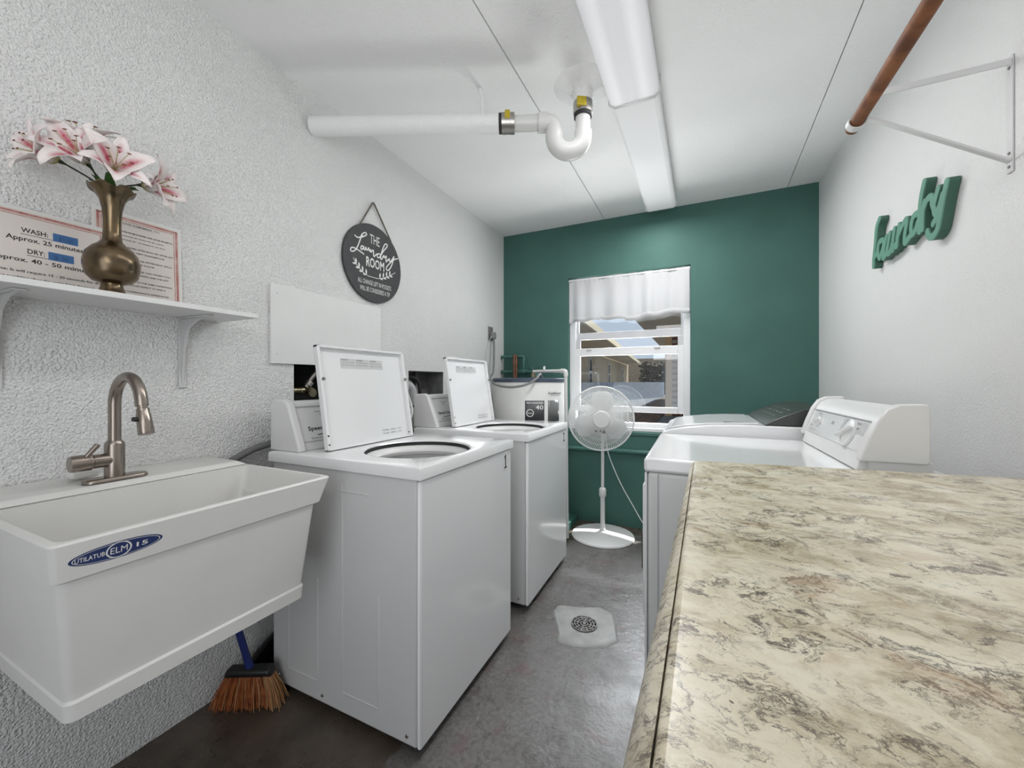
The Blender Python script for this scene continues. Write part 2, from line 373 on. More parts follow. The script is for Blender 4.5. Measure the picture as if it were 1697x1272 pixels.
def make_floor():
    m, n, l, b = node_mat('worn grey painted concrete')
    tc = n.new('ShaderNodeTexCoord'); v = tc.outputs['Object']
    a = noise(n, l, v, 3, 8, 0, .65); r = ramp(n, [(.30, (.125, .116, .110)), (.70, (.190, .181, .174))]); l.new(a.outputs['Fac'], r.inputs['Fac'])
    f0 = noise(n, l, v, 60, 6, 0, .7); f0r = ramp(n, [(.38, (.60, .60, .60)), (.60, (1.12, 1.12, 1.12))]); l.new(f0.outputs['Fac'], f0r.inputs['Fac'])
    c = mixc(n, l, .8, r.outputs['Color'], f0r.outputs['Color'], 'MULTIPLY')
    sp = noise(n, l, v, 26, 7, .2, .65); sr = ramp(n, [(.605, (0, 0, 0)), (.65, (1, 1, 1))]); l.new(sp.outputs['Fac'], sr.inputs['Fac'])
    c = mixc(n, l, math_n(n, l, 'MULTIPLY', sr.outputs['Color'], .6), c, (.06, .05, .048))
    rd = noise(n, l, v, 9, 7, .3, .6); rr = ramp(n, [(.585, (0, 0, 0)), (.635, (1, 1, 1))]); l.new(rd.outputs['Fac'], rr.inputs['Fac'])
    c = mixc(n, l, math_n(n, l, 'MULTIPLY', rr.outputs['Color'], .55), c, (.135, .085, .085))
    cn = noise(n, l, v, 1.6, 5, .3); cd_ = math_n(n, l, 'ABSOLUTE', math_n(n, l, 'SUBTRACT', cn.outputs['Fac'], .47)); cr_ = ramp(n, [(.0, (1, 1, 1)), (.003, (0, 0, 0))]); l.new(cd_, cr_.inputs['Fac'])
    c = mixc(n, l, math_n(n, l, 'MULTIPLY', cr_.outputs['Color'], .5), c, (.05, .045, .042))
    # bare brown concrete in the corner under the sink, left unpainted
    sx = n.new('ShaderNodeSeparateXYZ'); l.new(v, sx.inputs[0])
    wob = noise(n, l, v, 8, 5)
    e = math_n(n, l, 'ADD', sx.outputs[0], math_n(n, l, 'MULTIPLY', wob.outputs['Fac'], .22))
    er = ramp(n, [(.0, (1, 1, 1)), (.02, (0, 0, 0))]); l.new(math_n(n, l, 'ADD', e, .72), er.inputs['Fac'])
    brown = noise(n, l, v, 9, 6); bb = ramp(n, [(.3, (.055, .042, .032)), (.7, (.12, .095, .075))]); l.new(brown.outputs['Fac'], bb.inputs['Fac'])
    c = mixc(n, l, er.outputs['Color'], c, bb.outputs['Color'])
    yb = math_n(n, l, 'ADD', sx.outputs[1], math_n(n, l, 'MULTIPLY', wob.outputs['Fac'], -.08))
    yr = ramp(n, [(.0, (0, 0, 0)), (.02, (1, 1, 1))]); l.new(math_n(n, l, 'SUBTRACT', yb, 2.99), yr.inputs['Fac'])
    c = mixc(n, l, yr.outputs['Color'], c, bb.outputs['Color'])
    l.new(c, b.inputs['Base Color'])
    rn = noise(n, l, v, 5, 5); ro = ramp(n, [(.3, (.16, .16, .16)), (.7, (.42, .42, .42))]); l.new(rn.outputs['Fac'], ro.inputs['Fac']); l.new(ro.outputs['Color'], b.inputs['Roughness'])
    bp = n.new('ShaderNodeBump'); bp.inputs['Strength'].default_value = .5; bp.inputs['Distance'].default_value = .006
    bn = noise(n, l, v, 14, 9, .3, .65); l.new(bn.outputs['Fac'], bp.inputs['Height']); l.new(bp.outputs['Normal'], b.inputs['Normal'])
    return m
M['floor'] = make_floor()

def make_petal():
    m, n, l, b = node_mat('white lily petal with pink throat')
    uv = n.new('ShaderNodeUVMap'); uv.uv_map = 'UVMap'; sx = n.new('ShaderNodeSeparateXYZ'); l.new(uv.outputs['UV'], sx.inputs[0])
    d = math_n(n, l, 'ABSOLUTE', math_n(n, l, 'SUBTRACT', sx.outputs[0], .5))
    cr = ramp(n, [(.04, (1, 1, 1)), (.24, (0, 0, 0))]); l.new(d, cr.inputs['Fac'])
    lr = ramp(n, [(.12, (0, 0, 0)), (.30, (1, 1, 1)), (.55, (.9, .9, .9)), (.80, (0, 0, 0))]); l.new(sx.outputs[1], lr.inputs['Fac'])
    f = math_n(n, l, 'MULTIPLY', cr.outputs['Color'], lr.outputs['Color'])
    tc = n.new('ShaderNodeTexCoord'); ns = noise(n, l, tc.outputs['Object'], 120, 3)
    f = math_n(n, l, 'MULTIPLY', f, math_n(n, l, 'ADD', ns.outputs['Fac'], .45))
    c = mixc(n, l, f, s2l(240, 231, 229), s2l(190, 62, 95))
    gr = ramp(n, [(.0, (1, 1, 1)), (.16, (0, 0, 0))]); l.new(sx.outputs[1], gr.inputs['Fac'])
    c = mixc(n, l, gr.outputs['Color'], c, s2l(180, 175, 90))
    l.new(c, b.inputs['Base Color']); b.inputs['Roughness'].default_value = .55
    b.inputs['Subsurface Weight'].default_value = 0.0
    return m
M['petal'] = make_petal()

def make_glass(name, tint, gloss=.06, rough=.02, bump=0):
    m = bpy.data.materials.new(name); m.use_nodes = True; n = m.node_tree.nodes; l = m.node_tree.links
    n.remove(n['Principled BSDF']); out = n['Material Output']
    t = n.new('ShaderNodeBsdfTransparent'); t.inputs[0].default_value = (*tint, 1)
    g = n.new('ShaderNodeBsdfGlossy'); g.inputs['Roughness'].default_value = rough
    mx = n.new('ShaderNodeMixShader'); mx.inputs[0].default_value = gloss; l.new(t.outputs[0], mx.inputs[1]); l.new(g.outputs[0], mx.inputs[2])
    l.new(mx.outputs[0], out.inputs[0]); return m
M['glass'] = make_glass('clear window glass', (.93, .95, .96))
def make_sheer():
    m = bpy.data.materials.new('white sheer cotton'); m.use_nodes = True; n = m.node_tree.nodes; l = m.node_tree.links
    b = n['Principled BSDF']; out = n['Material Output']
    b.inputs['Base Color'].default_value = (.60, .60, .61, 1); b.inputs['Roughness'].default_value = .8
    tr = n.new('ShaderNodeBsdfTranslucent'); tr.inputs[0].default_value = (.85, .86, .88, 1)
    tc = n.new('ShaderNodeTexCoord'); t = noise(n, l, tc.outputs['Object'], 90, 2)
    bp = n.new('ShaderNodeBump'); bp.inputs['Strength'].default_value = .15; bp.inputs['Distance'].default_value = .003; l.new(t.outputs['Fac'], bp.inputs['Height']); l.new(bp.outputs[0], b.inputs['Normal'])
    mx = n.new('ShaderNodeMixShader'); mx.inputs[0].default_value = .12
    l.new(b.outputs[0], mx.inputs[1]); l.new(tr.outputs[0], mx.inputs[2]); l.new(mx.outputs[0], out.inputs[0]); return m
M['sheer'] = make_sheer()
def make_clearplastic():
    m = bpy.data.materials.new('translucent white fan blade'); m.use_nodes = True; n = m.node_tree.nodes; l = m.node_tree.links
    b = n['Principled BSDF']; out = n['Material Output']; b.inputs['Base Color'].default_value = (.80, .81, .81, 1); b.inputs['Roughness'].default_value = .25
    t = n.new('ShaderNodeBsdfTransparent'); mx = n.new('ShaderNodeMixShader'); mx.inputs[0].default_value = .88
    l.new(t.outputs[0], mx.inputs[1]); l.new(b.outputs[0], mx.inputs[2]); l.new(mx.outputs[0], out.inputs[0]); return m
M['blade'] = make_clearplastic()

# ------------------------------------------------------------------ room shell
def struct(name, bm, m, parent=None, **k):
    o = obj(name, bm, m, parent, **k)
    if parent is None: o['kind'] = 'structure'
    return o
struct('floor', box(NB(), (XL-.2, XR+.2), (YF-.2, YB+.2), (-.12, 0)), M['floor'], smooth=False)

def wall_with_holes(bm, axis, pos, thick, u, v, holes, depth):
    """axis 'x': wall plane x=pos with u=y, v=z; axis 'y': plane y=pos with u=x, v=z. thick is the signed way into the wall.
    holes are (u0,u1,v0,v1); depth None goes right through"""
    def P(a, b, d): return (pos+d, a, b) if axis == 'x' else (a, pos+d, b)
    us = sorted({*u, *[h[0] for h in holes], *[h[1] for h in holes]}); vs = sorted({*v, *[h[2] for h in holes], *[h[3] for h in holes]})
    def quad(*p): bm.faces.new([bm.verts.new(q) for q in p])
    for i in range(len(us)-1):
        for j in range(len(vs)-1):
            a, b, c, d = us[i], us[i+1], vs[j], vs[j+1]
            hole = any(h[0]-1e-6 <= a and b <= h[1]+1e-6 and h[2]-1e-6 <= c and d <= h[3]+1e-6 for h in holes)
            if not hole: quad(P(a, c, 0), P(b, c, 0), P(b, d, 0), P(a, d, 0))
            if not (hole and depth is None): quad(P(a, c, thick), P(a, d, thick), P(b, d, thick), P(b, c, thick))
    dd = thick if depth is None else depth
    for h in holes:
        a, b, c, d = h
        for p, q in (((a, c), (b, c)), ((b, c), (b, d)), ((b, d), (a, d)), ((a, d), (a, c))):
            quad(P(*p, 0), P(*p, dd), P(*q, dd), P(*q, 0))
        if depth is not None: quad(P(a, c, dd), P(b, c, dd), P(b, d, dd), P(a, d, dd))
    for p, q in (((u[0], v[0]), (u[1], v[0])), ((u[1], v[0]), (u[1], v[1])), ((u[1], v[1]), (u[0], v[1])), ((u[0], v[1]), (u[0], v[0]))):
        quad(P(*p, 0), P(*p, thick), P(*q, thick), P(*q, 0))
    bmesh.ops.remove_doubles(bm, verts=bm.verts, dist=1e-5)
    return bm
H1 = (1.133, 1.42, 1.03, 1.235); H2 = (1.881, 2.245, .985, 1.213)
wl = struct('wall_left', wall_with_holes(NB(), 'x', XL, -.22, (YF-.2, YB+.2), (0, HC), [H1, H2], -.14), M['stucco'], smooth=False)
# the recesses' inner faces, cut into the block behind the plaster
for h, m in ((H1, M['dark']), (H2, M['cavity'])):
    b = NB(); e = .004; x0, x1 = XL-.139, XL-.003
    box(b, (x0, x0+e), (h[0], h[1]), (h[2], h[3])); box(b, (x0, x1), (h[0], h[0]+e), (h[2], h[3])); box(b, (x0, x1), (h[1]-e, h[1]), (h[2], h[3]))
    box(b, (x0, x1), (h[0], h[1]), (h[3]-e, h[3])); box(b, (x0, x1), (h[0], h[1]), (h[2], h[2]+e))
    obj('recess_lining', b, m, wl, smooth=False)
struct('wall_right', box(NB(), (XR, XR+.2), (YF-.2, YB+.2), (0, HC)), M['wall_fine'], smooth=False)
WX0, WX1, WZ0, WZ1 = -.966, -.028, .755, 2.015
wb = struct('wall_back', wall_with_holes(NB(), 'y', YB, .20, (XL-.2, XR+.2), (0, HC), [(WX0, WX1, WZ0, WZ1)], None), M['green'], smooth=False)
struct('wall_front', wall_with_holes(NB(), 'y', YF, -.15, (XL-.2, XR+.2), (0, HC), [(-.55, .71, 0.001, 2.15)], None), M['wall_fine'], smooth=False)  # opening added out of view to let outside light in
# ceiling: a slab with three boards and open joints between them
ce = struct('ceiling', box(NB(), (XL-.2, XR+.2), (YF-.2, YB+.2), (HC+.012, HC+.15)), M['joint'], smooth=False)
def joint_x(xa, ya, xb, yb): return lambda y: xa+(xb-xa)*(y-ya)/(yb-ya)
j1 = joint_x(-.661, 3.144, -.690, 1.353); j2 = joint_x(.568, 3.183, .534, 1.925)
g = .0022
for L, R in ((lambda y: XL-.2, lambda y: j1(y)-g), (lambda y: j1(y)+g, lambda y: j2(y)-g), (lambda y: j2(y)+g, lambda y: XR+.2)):
    ya, yb = YF-.2, YB+.2
    obj('ceiling_panel', prism(NB(), [(L(ya), ya, HC), (R(ya), ya, HC), (R(yb), yb, HC), (L(yb), yb, HC)], (0, 0, .0125)), M['ceiling'], ce, smooth=False)

# ------------------------------------------------------------------ window
wn = thing('window_1', ((WX0+WX1)/2, YB+.1, WZ0), None, None, kind='structure')
fy = (YB+.045, YB+.115)
def ring(bm, x, z, y, t):
    """rectangular frame, t = (left, right, bottom, top) widths"""
    box(bm, (x[0], x[0]+t[0]), y, z); box(bm, (x[1]-t[1], x[1]), y, z)
    box(bm, (x[0]+t[0], x[1]-t[1]), y, (z[0], z[0]+t[2])); box(bm, (x[0]+t[0], x[1]-t[1]), y, (z[1]-t[3], z[1])); return bm
e = .001
obj('window_frame', ring(NB(), (WX0+e, WX1-e), (WZ0+e, WZ1-e), fy, (.052, .048, .062, .05)), M['winframe'], wn, bevel=.003)
up = obj('upper_sash', ring(NB(), (WX0+.053, WX1-.049), (1.500, WZ1-.05), (YB+.085, YB+.112), (.018, .018, .058, .03)), M['greyframe'], wn, bevel=.002, label='grey aluminium upper sash with a wide bottom rail')
obj('pane', box(NB(), (WX0+.072, WX1-.068), (YB+.097, YB+.101), (1.559, WZ1-.081)), M['glass'], up, smooth=False)
lo = obj('lower_sash', ring(NB(), (WX0+.053, WX1-.049), (.902, 1.424), (YB+.055, YB+.083), (.036, .040, .045, .063)), M['winframe'], wn, bevel=.003)
obj('pane', box(NB(), (WX0+.090, WX1-.090), (YB+.067, YB+.071), (.948, 1.360)), M['glass'], lo, smooth=False)
for x in (-.80, -.265): obj('latch', box(NB(), (x-.022, x+.022), (YB+.046, YB+.056), (1.405, 1.421)), M['greyframe'], lo, bevel=.003)
st = NB(); box(st, (WX0+.053, WX0+.089), (YB+.06, YB+.084), (1.424, 1.50)); box(st, (WX1-.089, WX1-.049), (YB+.06, YB+.084), (1.424, 1.50))
obj('sash_stile', st, M['greyframe'], wn, bevel=.002)
obj('window_sill', box(NB(), (WX0+.002, WX1-.002), (YB+.002, YB+.046), (WZ0+.001, WZ0+.030)), M['winframe'], wn, bevel=.004)
tb = NB()
for i in range(2): box(tb, (WX1-.085, WX1-.055), (YB+.03, YB+.05), (.83-i*.02, .84-i*.02))
obj('sash_lock', tb, M['winframe'], wn, bevel=.002)
struct('trim_1', box(NB(), (XL+.002, XR-.002), (YB-.012, YB+.001), (.725, .752)), M['green'], bevel=.004)

# valance on its rod
va = thing('window_valance', (-.497, YB+.012, 1.98), 'short white gathered cotton valance hanging in the top of the window', 'curtain')
vb = NB(); NXV, NZV = 150, 14; grid = []
def vz(x):   # lower hem rises and falls
    t = (x+.966)/.938
    return 1.634 + .012*math.sin(t*9) + .02*t + (.010 if .28 < t < .5 else 0) + .006*math.sin(t*31)
for i in range(NXV+1):
    t = i/NXV; x = WX0+.004+t*(WX1-WX0-.008); col = []
    for j in range(NZV+1):
        s_ = j/NZV; z = 2.005+(vz(x)-2.005)*s_
        amp = .004+.012*min(1, s_*1.3)
        y = YB+.012+amp*(math.sin(t*44+1.3*math.sin(t*9))*.6+math.sin(t*23+1)*.5)+(.002*math.sin(t*150) if s_ < .10 else 0)
        col.append(vb.verts.new((x, y, z)))
    grid.append(col)
for i in range(NXV):
    for j in range(NZV): vb.faces.new((grid[i][j], grid[i+1][j], grid[i+1][j+1], grid[i][j+1]))
vo = obj('cloth', vb, M['sheer'], va)
so = vo.modifiers.new('thick', 'SOLIDIFY'); so.thickness = .0012
hb = NB(); pr = None
for i in range(NXV+1):
    t = i/NXV; x = WX0+.004+t*(WX1-WX0-.008); v = grid[i][NZV] if False else None
    z = vz(x); y = YB+.012+.016*(math.sin(t*44+1.3*math.sin(t*9))*.6+math.sin(t*23+1)*.5)
    cur = [hb.verts.new((x, y-.0022, z+.038)), hb.verts.new((x, y-.0022, z-.001))]
    if pr: hb.faces.new((pr[0], cur[0], cur[1], pr[1]))
    pr = cur
ho = obj('hem', hb, M['sheer'], va); so = ho.modifiers.new('thick', 'SOLIDIFY'); so.thickness = .001
obj('rod', tube(NB(), [(WX0+.002, YB+.012, 1.992), (WX1-.002, YB+.012, 1.992)], .006), M['winframe'], va)

# ------------------------------------------------------------------ counter (front right)
ct = thing('counter', (.36, .45, 0), 'cream and brown marbled laminate counter with a rolled edge, filling the lower right', 'counter')
TZ = .930
ca, cb = (-.002, 1.186), (XR-.003, 1.289)
lx = lambda y: -.002-.0213*(1.186-y)
o = obj('countertop', prism(NB(), [(lx(-.42), -.42, TZ-.034), (ca[0], ca[1], TZ-.034), (cb[0], cb[1], TZ-.034), (XR-.003, -.42, TZ-.034)], (0, 0, .034)), M['granite'], ct, bevel=.007, seg=4)
b = NB()
prof = [(-.0015, -.004), (-.012, -.010), (-.022, -.022), (-.027, -.036), (-.027, -.042), (-.0015, -.042)]
ra = [b.verts.new((lx(-.42)+p, -.42, TZ+q)) for p, q in prof]; rb = [b.verts.new((ca[0]+p*.45, ca[1]-.004, TZ+q)) for p, q in prof]
for i in range(len(prof)): b.faces.new((ra[i], ra[(i+1) % 6], rb[(i+1) % 6], rb[i]))
b.faces.new(ra); b.faces.new(rb[::-1])
obj('edge_band', b, M['granite'], ct)
obj('cabinet_box', box(NB(), (.03, XR-.004), (-.42, 1.16), (.001, TZ-.0345)), M['paintwood'], ct, bevel=.003)

# ------------------------------------------------------------------ laundry sink
SX = -1.0
sk = thing('laundry_sink', (-1.285, .556, .515), 'white moulded plastic utility sink hung on the left wall', 'sink')
b = NB()
def rect(x0, x1, y0, y1, z, r=.02, k=4):
    pts = []
    for cx, cy, a0 in ((x1-r, y1-r, 0), (x0+r, y1-r, PI/2), (x0+r, y0+r, PI), (x1-r, y0+r, 1.5*PI)):
        for i in range(k+1):
            a = a0+PI/2*i/k; pts.append((cx+r*math.cos(a), cy+r*math.sin(a), z))
    return pts
def loft(bm, loops, cap0=False, cap1=False):
    R = [[bm.verts.new(p) for p in lp] for lp in loops]; n = len(R[0])
    for i in range(len(R)-1):
        for k in range(n): bm.faces.new((R[i][k], R[i][(k+1)%n], R[i+1][(k+1)%n], R[i+1][k]))
    if cap0: bm.faces.new(R[0])
    if cap1: bm.faces.new(R[-1])
xw = XL+.003
loft(b, [rect(xw, -1.041, .302, .785, .515, .018), rect(xw, -1.040, .300, .788, .548, .018),   # bottom lip
         rect(xw, -1.046, .303, .785, .552, .016), rect(xw, -1.016, .284, .803, .785, .016),     # tapered body
         rect(xw, -1.009, .276, .817, .790, .014), rect(xw, SX, .270, .842, .857, .012),         # apron
         rect(xw, SX-.003, .274, .838, .861, .011),
         rect(-1.385, SX-.013, .284, .828, .861, .02), rect(-1.385, SX-.017, .288, .824, .855, .02),  # rim and basin
         rect(-1.365, -1.06, .330, .765, .58, .05), rect(-1.33, -1.10, .37, .72, .565, .05)], True, True)
bas = obj('basin', b, M['tub'], sk, angle=24)
b = NB()   # raised back ledge with chamfered end
poly = [(xw, .277, .862), (-1.398, .277, .862), (-1.41, .277, .876), (xw+.02, .277, .879), (xw, .277, .883)]
pb = [(xw, .835, .862), (-1.398, .835, .862), (-1.412, .812, .876), (xw+.02, .806, .879), (xw, .806, .883)]
a1 = [b.verts.new(p) for p in poly]; a2 = [b.verts.new(p) for p in pb]
b.faces.new(a1); b.faces.new(a2[::-1])
for i in range(5): b.faces.new((a1[i], a1[(i+1)%5], a2[(i+1)%5], a2[i]))
obj('back_ledge', b, M['tub'], sk, bevel=.003)
lathe_b = lathe(NB(), [(0, .0), (.028, 0), (.030, .003), (.02, .004), (0, .002)], (-1.21, .55, .566), n=20)
obj('drain', lathe_b, M['chrome'], sk)
# oval maker's badge on the apron
O = V((-1.0048, .362, .823)); A = V((0, 1, 0)); N = V((1, 0, -.133)).normalized(); B = N.cross(A).normalized(); A = B.cross(N)
def disc(bm, O, A, B, ra, rb, off, n=40, mi=0, inner=None):
    O, A, B = V(O), V(A), V(B); Nn = A.cross(B)
    out = [bm.verts.new(O+Nn*off+A*ra*math.cos(2*PI*k/n)+B*rb*math.sin(2*PI*k/n)) for k in range(n)]
    if inner is None: bm.faces.new(out).material_index = mi; return
    inn = [bm.verts.new(O+Nn*off+A*inner[0]*math.cos(2*PI*k/n)+B*inner[1]*math.sin(2*PI*k/n)) for k in range(n)]
    for k in range(n): bm.faces.new((out[k], out[(k+1)%n], inn[(k+1)%n], inn[k])).material_index = mi
M['badge'] = mat('navy badge', (.022, .04, .14), .35, var=.1)
b = NB(); disc(b, O, A, B, .068, .0165, .0006); bd = obj('badge', b, M['badge'], sk, smooth=False, label='navy blue oval badge')
b = NB(); disc(b, O, A, B, .019, .0155, .0010, 32, 0, (.0165, .0135)); disc(b, O, A, B, .064, .0145, .0010, 40, 0, (.0625, .0137))
text_into(b, 'UTILATUB', O-A*.060-B*.0045, A, B, .040, .0085, .0012, .01)
text_into(b, 'ELM', O-A*.0125-B*.006, A, B, .025, .012, .0012)
text_into(b, '15', O+A*.026-B*.005, A, B, .018, .009, .0012, .02)
obj('lettering', b, M['whiteink'], bd, smooth=False)

# faucet
fa = thing('faucet', (-1.44, .51, .880), 'brushed nickel gooseneck faucet standing on the sink back ledge', 'faucet')
b = NB(); pl = []
for k in range(32):
    a = 2*PI*k/32; pl.append((-1.44+.024*math.cos(a), .513+(.045 if math.sin(a) > 0 else -.045)+.022*math.sin(a), .8785))
loft(b, [pl, [(x, y, .8845) for x, y, z in pl], [(-1.44+(x+1.44)*.86, .513+(y-.513)*.95, .888) for x, y, z in pl]], True, True)
obj('base_plate', b, M['nickel'], fa, angle=50)
obj('body', lathe(NB(), [(.0, 0), (.021, 0), (.021, .088), (.019, .094), (.0155, .099), (0, .099)], (-1.44, .51, .886), n=28), M['nickel'], fa)
pts = [(-1.44, .51, .984), (-1.44, .51, 1.085)]
for k in range(1, 13):
    a = PI-PI*.93*k/12; pts.append((-1.367+.073*math.cos(a), .51, 1.085+.073*math.sin(a)))
pts.append((pts[-1][0]+.004, .51, pts[-1][2]-.018))
obj('spout', tube(NB(), pts, .0135, 18), M['nickel'], fa)
hx, hz = pts[-1][0], pts[-1][2]
d = V((.30, 0, -1)).normalized(); p0 = V((hx+.001, .51, hz))
hd = obj('spray_head', lathe(NB(), [(0, 0), (.0105, 0), (.0105, .006), (.0135, .008), (.0135, .018), (.0150, .022), (.0165, .072), (.0150, .075), (0, .075)], p0, d, 24), M['nickel'], fa)
obj('spray_button', tube(NB(), [p0+d*.034+V((0, -.012, 0)), p0+d*.034+V((.002, -.023, 0))], .006, 12), M['black'], hd)
hl = obj('handle_arm', lathe(NB(), [(0, 0), (.0185, 0), (.0185, .044), (.0175, .045), (.0175, .047), (.0215, .048), (.0215, .080), (.0195, .086), (0, .087)], (-1.44, .51, .934), (0, -1, .0), 24), M['nickel'], fa)
obj('lever', tube(NB(), [(-1.437, .447, .940), (-1.420, .470, .980)], [.0055, .0065], 12), M['nickel'], hl)
so_ = thing('soap_bar', (-1.515, .47, .884), 'small pale soap bar lying behind the faucet base on the ledge', 'soap')
obj('soap', box(NB(), (-1.535, -1.497), (.443, .50), (.8835, .905)), M['tub'], so_, bevel=.007, seg=3)

# ------------------------------------------------------------------ shelf, notices, vase, lilies
sh = thing('wall_shelf', (XL, .41, 1.361), 'narrow white wall shelf on white metal brackets above the sink', 'shelf')
obj('shelf_board', box(NB(), (XL+.001, -1.350), (-.22, .841), (1.361, 1.376)), M['paintwood'], sh, bevel=.0012)
for y in (.725, .335, -.05):
    b = NB()
    obox(b, (XL+.001, y, 1.3605), (1, 0, 0), (0, 1, 0), (0, 0, 1), (0, .006), (-.011, .011), (-.235, -.001))
    obox(b, (XL+.001, y, 1.3605), (1, 0, 0), (0, 1, 0), (0, 0, 1), (0, .165), (-.011, .011), (-.005, 0))
    pg = [(XL+.004, y-.004, 1.355), (XL+.155, y-.004, 1.356), (XL+.09, y-.004, 1.345), (XL+.045, y-.004, 1.322), (XL+.022, y-.004, 1.26), (XL+.007, y-.004, 1.135)]
    prism(b, pg, (0, .008, 0))
    obj('bracket', b, M['steel_paint'], sh, bevel=.0015)
AX, BX = V((0, 1, 0)), V((0, 0, 1))
def notice(y0, y1, hgt, lean, x0, label, lines):
    t = thing('notice', (x0, (y0+y1)/2, 1.3762), label, 'notice')
    B = V((-lean, 0, hgt)).normalized(); A = V((0, 1, 0)); N = A.cross(B); O = V((x0, y0, 1.3763))
    w_, h_ = y1-y0, hgt
    obj('laminate_sheet', obox(NB(), O, A, B, N, (0, w_), (0, h_), (0, .0006)), M['laminate'], t, smooth=False, label='clear glossy laminate margin')
    obj('sheet', obox(NB(), O, A, B, N, (.006, w_-.006), (.0, h_-.008), (.0006, .0012)), M['paper'], t, smooth=False)
    b = NB(); q = .010
    for k, (wid, off) in enumerate(((.0065, 0), (.0022, .009))):
        i0 = q+off
        for aa, bb in (((i0, w_-i0), (h_-.012-off-wid, h_-.012-off)), ((i0, i0+wid), (.0, h_-.012-off)), ((w_-i0-wid, w_-i0), (.0, h_-.012-off))):
            obox(b, O, A, B, N, aa, bb, (.0012, .0014))
    obj('printed_border', b, M['redborder'], t, smooth=False)
    bk, bg_ = NB(), NB()
    for s, a0, b0, wd, ht, dark, ul in lines:
        tgt = bk if dark else bg_
        text_into(tgt, s, O+A*a0+B*b0, A, B, wd, ht, .0016, .016 if dark else .004)
        if ul: obox(tgt, O, A, B, N, (a0-.001, a0+ul), (b0-.005, b0-.0038), (.0012, .0017))
    obj('lettering', bk, M['ink'], t, smooth=False)
    if len(bg_.verts): obj('small_print', bg_, M['greyink'], t, smooth=False)
    else: bg_.free()
    return t, O, A, B, N
t1, O, A, B, N = notice(.266, .542, .216, .012, XL+.0195, 'landscape notice with a red border giving wash and dry times', [
    ('WASH:', .108, .152, .046, .0125, 1, .080), ('Approx. 25 minutes', .083, .126, .137, .0155, 1, 0),
    ('DRY:', .118, .099, .030, .0125, 1, .068), ('Approx. 40 - 50 minutes', .056, .072, .186, .0150, 1, 0),
    ('Please Note: It will require 15 - 20 seconds for dryer', .030, .046, .236, .0085, 1, 0), ('to start tumbling after the coins have dropped', .050, .030, .19, .0075, 1, 0)])
for a0, b0 in ((.163, .149), (.154, .096)):
    tp = obj('blue_tape', obox(NB(), O, A, B, N, (a0, a0+.047), (b0-.003, b0+.0185), (.0014, .0019)), M['tape'], t1, smooth=False, label='blue tape strip over the price')
    b = NB(); text_into(b, '$1.00' if b0 > .12 else '$ .50', O+A*(a0+.011)+B*b0, A, B, .026, .011, .0023); obj('lettering', b, M['tapeink'], tp, smooth=False)
notice(.5055, .721, .2795, .014, XL+.0150, 'portrait notice with a red border and small print behind the brass vase', [
    ('PLEASE REMEMBER TO:', .058, .246, .100, .0065, 0, 0),
    ('REMOVE CLOTHES FROM WASHER AND DRYER PROMPTLY', .026, .221, .166, .0048, 1, 0), ('Approximately 25 minutes for the washer', .050, .209, .118, .0046, 1, 0), ('Approximately 40 - 50 minutes for the dryer', .046, .197, .126, .0046, 1, 0),
    ('LINT MUST BE CLEANED AFTER EACH USE. DRYER LINT', .026, .175, .166, .0046, 1, 0), ('BUILD UP IS VERY DANGEROUS', .050, .163, .118, .0046, 1, 0),
    ('USE PROPER CARE AS DETERGENT SPILLS', .038, .141, .150, .0046, 1, 0), ('DAMAGE THE FLOOR', .062, .129, .080, .0046, 1, 0),
    ('USE THE GARBAGE CAN WHEN YOU', .044, .107, .140, .0046, 1, 0), ('EMPTY YOUR POCKETS AND THE LINT', .050, .095, .128, .0046, 1, 0),
    ('LEAVE THE ROOM IN THE SAME CONDITION', .036, .073, .150, .0046, 1, 0), ('AS YOU WOULD EXPECT TO FIND IT', .050, .061, .120, .0046, 1, 0),
    ('YOUR COOPERATION IS APPRECIATED', .044, .041, .134, .0046, 1, 0)])

VC = V((-1.440, .505, 1.3765))
vs_ = thing('brass_vase', VC, 'antique brass vase with a round belly and flared lip on the shelf', 'vase')
b = NB()
prof = [(0, 0), (.033, 0), (.034, .006), (.027, .014), (.0225, .028), (.022, .034), (.025, .036), (.040, .041), (.052, .055), (.0570, .078), (.0575, .094), (.052, .116), (.040, .132), (.028, .142), (.0255, .146), (.0205, .152),
        (.0185, .175), (.0185, .205), (.0205, .235), (.026, .262), (.036, .280), (.0475, .290), (.049, .293), (.046, .294), (.034, .284), (.022, .262), (.016, .235), (.015, .15), (0, .15)]
lathe(b, prof, VC, n=40)
for v in b.verts:
    z = v.co.z-VC.z
    if z > .262:   # fluted lip
        a = math.atan2(v.co.y-VC.y, v.co.x-VC.x); v.co.z += .0055*math.sin(6*a)*min(1, (z-.262)/.03)
obj('body', b, M['brass'], vs_, angle=60)

